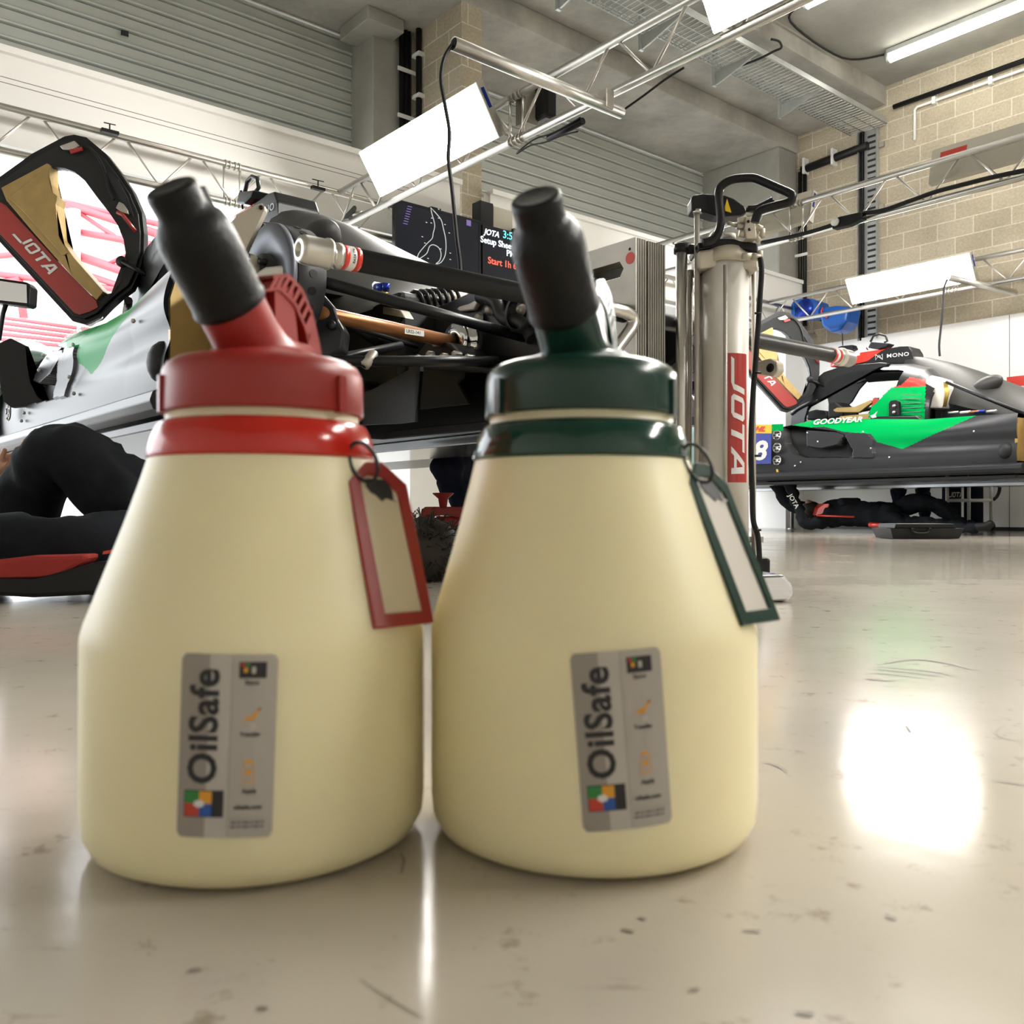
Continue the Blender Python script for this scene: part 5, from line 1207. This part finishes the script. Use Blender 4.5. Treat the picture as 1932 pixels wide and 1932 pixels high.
put('hipf',md(1690,960,+.10),.10,'pelvis'); put('thf',md(1730,948,+.12),.088,'hipf'); put('knf',md(1772,955,+.12),.072,'thf'); put('anf',md(1812,985,+.12),.05,'knf'); put('tof',md(1840,992,+.12),.042,'anf',2)
pm=figure('person','mechanic in black overalls with red trim lying on his back under the far car',j,e,r,['cloth','skin','cable'],z)
m=MB(); m.sphere(md(1531,962,0),.098,16,sc3=(1,.9,.9)); m.build('hair',M['hair'],pm)
MB().prism([md(x,y,-.16) for x,y in ((1541,972),(1545,958),(1556,950),(1566,950),(1558,972))],Vector((0,.2,0))).build('red_yoke',M['red_bright'],pm,bevel=.01)
MB().tube([md(x,y,-.21) for x,y in ((1541,973),(1580,974),(1612,975))],.009,6).build('red_piping',M['red_bright'],pm)
MB().tube([md(x,y,-.19) for x,y in ((1640,990),(1660,991),(1682,994))],.022,6).build('red_piping',M['red_bright'],pm)
MB().box(md(1602,947,-.05),(V((1,0,0)),V((0,1,0)),ZD),(.10,.07,.04)).build('chest_pocket',M['cloth'],pm,bevel=.03)
m=MB(); m.text('JOTA',.07,lambda x,y,q:md(1487,935,-.33)+V((x*.45+y*.8,0,-x*.8+y*.45)),bold=.001); m.build('sleeve_lettering',M['white_paint'],pm)
# -- a person standing behind the far car (legs and the top of a head show)
def stander(label,px,D,face,k=1.0):
    global j,e,r,z
    ZD=Vector((0,0,k))
    j={}; e=[]; r={}; z={}
    b=at_d(px,966,D); X=V((1,0,0)); g=V((b.x,D,0))
    put('pelvis',g+ZD*.92,.15); put('chest',g+ZD*1.28,.17,'pelvis'); put('neck',g+ZD*1.50,.06,'chest',1); put('head',g+ZD*1.62+V((0,-.02,0)),.10,'neck',1); put('crown',g+ZD*1.70,.08,'head',1)
    for s in (-1,1):
        q='lr'[s>0]
        put('hip'+q,g+X*s*.11+ZD*.86,.12,'pelvis'); put('kn'+q,g+X*s*.14+ZD*.48,.09,'hip'+q); put('an'+q,g+X*s*.16+ZD*.09,.05,'kn'+q); put('to'+q,g+X*s*.17+V((face*.13,-.1,.04)),.042,'an'+q,2)
        put('sh'+q,g+X*s*.20+ZD*1.40,.07,'chest'); put('el'+q,g+X*s*.27+ZD*1.12+V((0,-.08,0)),.05,'sh'+q); put('wr'+q,g+X*s*.22+ZD*.98+V((0,-.28,0)),.032,'el'+q)
        hand(j,e,r,z,'wr'+q,'h'+q,V((0,-1,-.2)),X,V((0,0,-1)),1)
    o=figure('person',label,j,e,r,['cloth_blue','skin','cable'],z)
    MB().sphere(g+ZD*1.68+V((0,.01,0)),.108,16,sc3=(1,1,.85)).build('hair',M['hair'],o)
    return o
stander('person in navy trousers standing behind the far car, only head top and legs seen',1719,10.2,1,1.13)
# -- person kneeling behind the near car, seen between the jugs
j={}; e=[]; r={}; z={}
D=4.75
put('pelvis',at_d(905,880,D),.13); put('chest',at_d(950,800,D),.16,'pelvis'); put('neck',at_d(950,745,D),.06,'chest',1); put('head',at_d(945,715,D-.05),.095,'neck',1)
put('hipl',at_d(880,900,D-.05),.11,'pelvis'); put('knl',at_d(838,868,D-.35),.085,'hipl'); put('shl',at_d(866,945,D-.3),.068,'knl'); put('anl',at_d(895,1010,D-.25),.05,'shl'); put('tol',at_d(862,1020,D-.35),.045,'anl',2)
put('hipr',at_d(925,930,D+.1),.10,'pelvis'); put('knr',at_d(920,1010,D-.2),.075,'hipr'); put('anr',at_d(970,1020,D+.1),.05,'knr'); put('tor',at_d(985,1025,D+.2),.04,'anr',2)
put('sr',at_d(985,780,D),.07,'chest'); put('er',at_d(1000,840,D-.2),.05,'sr'); put('wr',at_d(960,850,D-.4),.032,'er')
hand(j,e,r,z,'wr','h',V((-.5,-.6,.2)),V((0,0,1)),V((-.5,.5,0)),1)
figure('person','person in navy overalls kneeling behind the near car, leg seen between the jugs',j,e,r,['cloth_blue','skin','cable'],z)
# ------------------------------------------------------------------ smaller things on the floor and beyond the doors
# red stand behind the jugs
t=thing('red_stand','red steel support stand with a flared top, seen between the two jugs','stand',Vector((at_d(836,966,3.3).x,3.3,0)))
D=3.3
MB().lathe([(0,hyy) if False else (0,.0) for hyy in ()] or [(.040,CAMH+(966-930)/F*D),(.036,CAMH+(966-933)/F*D),(.018,CAMH+(966-941)/F*D),(.013,CAMH+(966-958)/F*D),(.0,CAMH+(966-958)/F*D)],Vector((at_d(836,966,D).x,D,0)),ZD,n=28).build('flared_cup',M['red_ext'],t)
MB().prism([at_d(x,y,D) for x,y in ((786,1000),(795,962),(802,956),(900,956),(906,966),(906,976),(862,976),(858,972),(822,972),(812,976),(804,985),(800,1000))],Vector((0,.10,0))).build('stand_arm',M['red_ext'],t,bevel=.008)
MB().tube([at_d(846,974,D+.05),at_d(846,998,D+.05)],.045,20).build('collar',M['red_ext'],t)
MB().tube([at_d(846,996,D+.05),Vector((at_d(846,0,D+.05).x,D+.05,0))],.062,20).build('base_column',M['cable'],t)
MB().prism([at_d(x,y,D+.03) for x,y in ((786,1000),(800,1000),(798,1066),(780,1066))],Vector((0,.06,0))).build('side_leg',M['red_ext'],t)
# black drip tray
D=6.75
t=thing('drip_tray','black plastic drip tray with carry handle in front of the lying mechanic','tray',Vector((at_d(1750,966,D).x,D,0)))
pr=[(1679,997),(1820,997),(1811,1020),(1687,1020)]
def tp_(x,y,o): return at_d(x,y,D)+Vector((0,o,0))
zt=CAMH-(997-966)/F*D
bl=Vector((at_d(1687,0,D).x,D+.02,.004)); br=Vector((at_d(1812,0,D).x,D+.02,.004)); tl=Vector((at_d(1680,0,D).x,D,zt)); tr=Vector((at_d(1820,0,D).x,D,zt)); dp_=.36
m=MB(); o1=[tl,tr,tr+V((0,dp_,0)),tl+V((0,dp_,0))]; o2=[bl,br,br+V((0,dp_-.04,0)),bl+V((0,dp_-.04,0))]
i1=[p+V((sx*.012,sy*.012,-.004)) for p,(sx,sy) in zip(o1,((1,1),(-1,1),(-1,-1),(1,-1)))]; i2=[p+V((sx*.012,sy*.012,.008)) for p,(sx,sy) in zip(o2,((1,1),(-1,1),(-1,-1),(1,-1)))]
m.add(o1+o2+i1+i2,[(0,1,5,4),(1,2,6,5),(2,3,7,6),(3,0,4,7),(4,5,6,7),(8,9,13,12),(9,10,14,13),(10,11,15,14),(11,8,12,15),(12,13,14,15),(0,1,9,8),(1,2,10,9),(2,3,11,10),(3,0,8,11)]); m.build('tray_shell',M['carbon_matt'],t)
MB().prism([p for p in (tl+V((.04,.02,.0)),tr+V((-.05,.02,0)),tr+V((-.07,.02,.035)),tl+V((.05,.02,.035)))],Vector((0,dp_-.04,0))).build('tray_lid',M['carbon_matt'],t,bevel=.006)
MB().tube(smooth([at_d(x,y,D-.015) for x,y in ((1722,996),(1722,1004),(1735,1007),(1752,1005),(1756,996))],3),.010,8).build('carry_handle',M['black_paint'],t)
# trolley with lettered drums behind the far car
D=9.6
t=thing('drum_trolley','white tube trolley behind the far car carrying two dark drums','trolley',Vector((at_d(1830,966,D).x,D,0)))
xs=[at_d(x,0,D).x for x in (1787,1828,1870)]
for x in xs: MB().tube([Vector((x,D,.05)),Vector((x,D,.85))],.018,10).build('upright_tube',M['white_paint'],t)
for h in (CAMH+(966-944)/F*D,CAMH+(966-913)/F*D,.75): MB().tube([Vector((xs[0],D,h)),Vector((xs[2],D,h))],.018,10).build('cross_tube',M['white_paint'],t)
for x in (xs[0],xs[2]): MB().tube([Vector((x-.02,D,.05)),Vector((x+.02,D,.05))],.05,16).build('wheel',M['cable'],t)
for k,(x0,x1) in enumerate(((1789,1826),(1831,1868))):
    x=(at_d(x0,0,D).x+at_d(x1,0,D).x)/2; rr_=(at_d(x1,0,D).x-at_d(x0,0,D).x)/2-.01
    q=thing('drum','dark drum with white team lettering on the trolley' if k==0 else 'plain dark drum on the trolley, right of the lettered one','drum',Vector((x,D+.14,.06)),'drums on the trolley')
    MB().lathe([(0,.06),(rr_,.06),(rr_,.30),(rr_-.006,.31),(rr_,.32),(rr_,.56),(rr_-.006,.57),(rr_,.58),(rr_,.80),(0,.80)],Vector((x,D+.14+.0,0)),ZD,n=32).build('drum_shell',M['cloth_blue'],q)
    if k==0:
        m=MB(); jota_shapes(m,lambda a,b:Vector((x-rr_*.8+a,D+.14-rr_-.004,CAMH+(966-938)/F*D+b)),rr_*1.6,.055); m.build('drum_lettering',M['white_paint'],q,weld=False)
cable('dark hose looped beside the drum trolley',smooth([at_d(x,y,D) for x,y in ((1868,905),(1880,905),(1886,920),(1882,935),(1874,943))]),.018,'cable','hose','hose')
# blue reels hung on the wall behind the far truss
for k,(c,lab) in enumerate((((1519,581),'blue coiled hose reel hung behind the far truss, left one'),((1573,600),'blue plastic bag hung behind the far truss, right of the reel'))):
    u=9.75; a_=at_u(c[0],c[1],u)
    t=thing('hose_reel' if k==0 else 'plastic_bag',lab,'reel' if k==0 else 'bag',a_)
    if k==0:
        MB().prism([at_u(x,y,u) for x,y in ((1492,575),(1497,566),(1510,563),(1530,563),(1543,568),(1546,580),(1543,594),(1525,600),(1500,600),(1492,594))],UD*.25).build('reel_case',M['blue_bag'],t,bevel=.03)
        m=MB()
        for q in range(6): m.tube([at_u(1497+q*5,572+q*1.4,u-.01),at_u(1500+q*5,596,u-.01)],.012,6)
        m.build('case_rib',M['blue_bag'],t); MB().lathe([(0,-.03),(.10,-.03),(.12,0)],at_u(1518,582,u),UD,n=24).build('hub',M['blue_anod'],t)
    else:
        MB().prism([at_u(x,y,u) for x,y in ((1552,580),(1575,576),(1602,578),(1596,606),(1585,622),(1565,627),(1550,616),(1546,596))],UD*.3).build('bag_body',M['blue_bag'],t,bevel=.04)
        MB().tube(smooth([at_u(x,y,u-.02) for x,y in ((1553,580),(1550,590),(1562,600))],4),.012,8).build('red_strap',M['red_bright'],t)
    MB().tube([a_+ZD*.1+UD*.12,W(uvh(a_)[0]+.12,uvh(a_)[1],2.6)],.008,6).build('hanging_hook',M['black_metal'],t)
    MB().tube([W(uvh(a_)[0]+.12,uvh(a_)[1],2.58),W(U1,uvh(a_)[1],2.58)],.015,6).build('wall_arm',M['black_metal'],t)
t=tag(MB().prism([at_u(x,y,9.9) for x,y in ((1580,655),(1588,652),(1600,656),(1608,650),(1612,658),(1600,664),(1585,662))],UD*.1).build('cable_tangle',M['cable'],None,bevel=.01),'dark tangle of connectors hung below the blue bag','connectors')
for (x0,y0,x1,y1) in ((1588,600,1590,652),): tag(MB().tube([at_u(x0,y0,9.95),at_u(x1,y1,9.95)],.006,6).build('connector_cable',M['cable']),'thin dark cable holding the tangle of connectors','cable')
# small antenna dish on the truss end behind the engine cover
t=thing('directional_antenna','small dark directional antenna clamped to the end of the first truss','antenna',at_u(668,402,3.44))
MB().prism([at_u(x,y,3.44) for x,y in ((652,404),(667,388),(671,388),(668,398),(657,412),(648,414))],Vector((0,.05,0))).build('antenna_plate',M['black_paint'],t); MB().tube([at_u(660,405,3.45),at_u(684,400,3.5)],.012,8).build('antenna_clamp',M['alu'],t)
# grandstand steelwork outside
t=thing('grandstand_roof','glare-paled red steel grandstand roof outside the left doorway','grandstand',W(-3,19,0))
DG=21.0
G=lambda x,y,o=0: at_d(x,y,DG+o)
sheet=MB()
for k in range(46):
    f=k/46; x0=105+f*230; 
    sheet.add([G(60+f*290,400+f*60,0),G(62+f*290,400+f*60,0),G(20+f*290-40,530+f*20,4),G(18+f*290-40,530+f*20,4)],[(0,1,2,3)])
S1=MB(); S1.grid(lambda i,j:G(-60+420*i-90*j,372+95*i+150*j+10*i*j,-.2+4*j)+ZD*(.05 if int(i*56+.01)%2 else 0),56,1,smooth=False); S1.build('roof_deck',M['roof_sheet'],t)
for pts,r_ in (([(105,378),(330,452)],.10),([(110,430),(330,470)],.08),([(110,470),(330,545)],.10),([(-20,485),(110,470)],.07),([(-20,515),(330,560)],.07),([(110,378),(330,430)],.07),([(140,396),(300,500)],.05),([(200,500),(330,440)],.05),([(110,500),(330,575)],.07),([(-20,540),(40,530)],.12),([(35,530),(45,600)],.10)):
    MB().tube([G(x,y,-.6) for x,y in pts],r_,6).build('roof_beam',M['steel_red'],t)
MB().tube([G(140,396,-.8),Vector((G(140,396,-.8).x,G(140,396,-.8).y,0))],.14,8).build('roof_post',M['white_paint'],t)
t=thing('louvre_fence','pale horizontal louvre rails outside, below the grandstand roof','fence',G(60,640,-4))
for k in range(5): MB().tube([G(-60,590+k*11,-5),G(170,622+k*9,-5)],.035,6).build('rail',M['steel_red'],t)
for x in (-30,150): MB().tube([G(x,600,-5),Vector((G(x,0,-5).x,DG-5,0))],.05,6).build('fence_post',M['white_paint'],t)

# rubber scuffs and dust on the painted floor
mk=MB()
def fl_(px,py): p=at_h(px,py,.0); return Vector((p.x,p.y,.0006))
def stroke(pts,wd):
    P=smooth([fl_(x,y) for x,y in pts],4)
    for i in range(len(P)-1):
        t_=(P[i+1]-P[i]); n_=Vector((-t_.y,t_.x,0)).normalized(); k=lambda q:wd*math.sin(math.pi*min(1,max(0.06,q/len(P))))**.5
        a_,b_=k(i),k(i+1); mk.add([P[i]-n_*a_,P[i+1]-n_*b_,P[i+1]+n_*b_,P[i]+n_*a_],[(0,1,2,3)])
for pts,wd in (([(1652,1257),(1700,1262),(1760,1268),(1795,1275)],.0028),([(1645,1262),(1700,1268),(1740,1272),(1780,1279)],.0028),([(1636,1270),(1690,1274),(1750,1281)],.0024),([(1632,1281),(1650,1283),(1688,1285)],.004),
               ([(1672,1252),(1700,1246),(1740,1245),(1790,1252),(1835,1264)],.006),([(1436,1440),(1460,1444),(1478,1452),(1484,1460)],.0016),([(1932,1398),(1895,1394),(1880,1385),(1885,1375),(1896,1370)],.0012),([(1870,1473),(1905,1478),(1932,1482)],.0015),
               ([(1709,1369),(1718,1382)],.0012),([(1470,1094+0),(1476,1094)],.001),([(1620,1092),(1642,1095)],.0012),([(1775,1056),(1860,1056)],.004),([(1672,1726),(1680,1734),(1690,1733)],.0016),([(1740,1716),(1760,1720)],.0010),([(484,1904),(505,1905)],.0014),([(1500,1912),(1520,1915),(1535,1914)],.0016),
               ([(756,1612),(762,1625),(757,1650)],.0010),([(1400,1758),(1435,1759)],.0012),([(1170,1755),(1196,1760)],.0012),([(352,1838),(362,1832),(380,1830)],.0010),([(1205,1732),(1218,1738)],.0014),([(1298,1870),(1320,1868)],.0010),([(680,1850),(740,1890),(800,1925)],.0004)):
    stroke(pts,wd)
tag(mk.build('floor_scuffs',mat('rubber_scuff',(.20,.17,.13),.5)),'dark rubber scuff marks and dust scattered on the pale floor','scuff marks',kind='stuff')
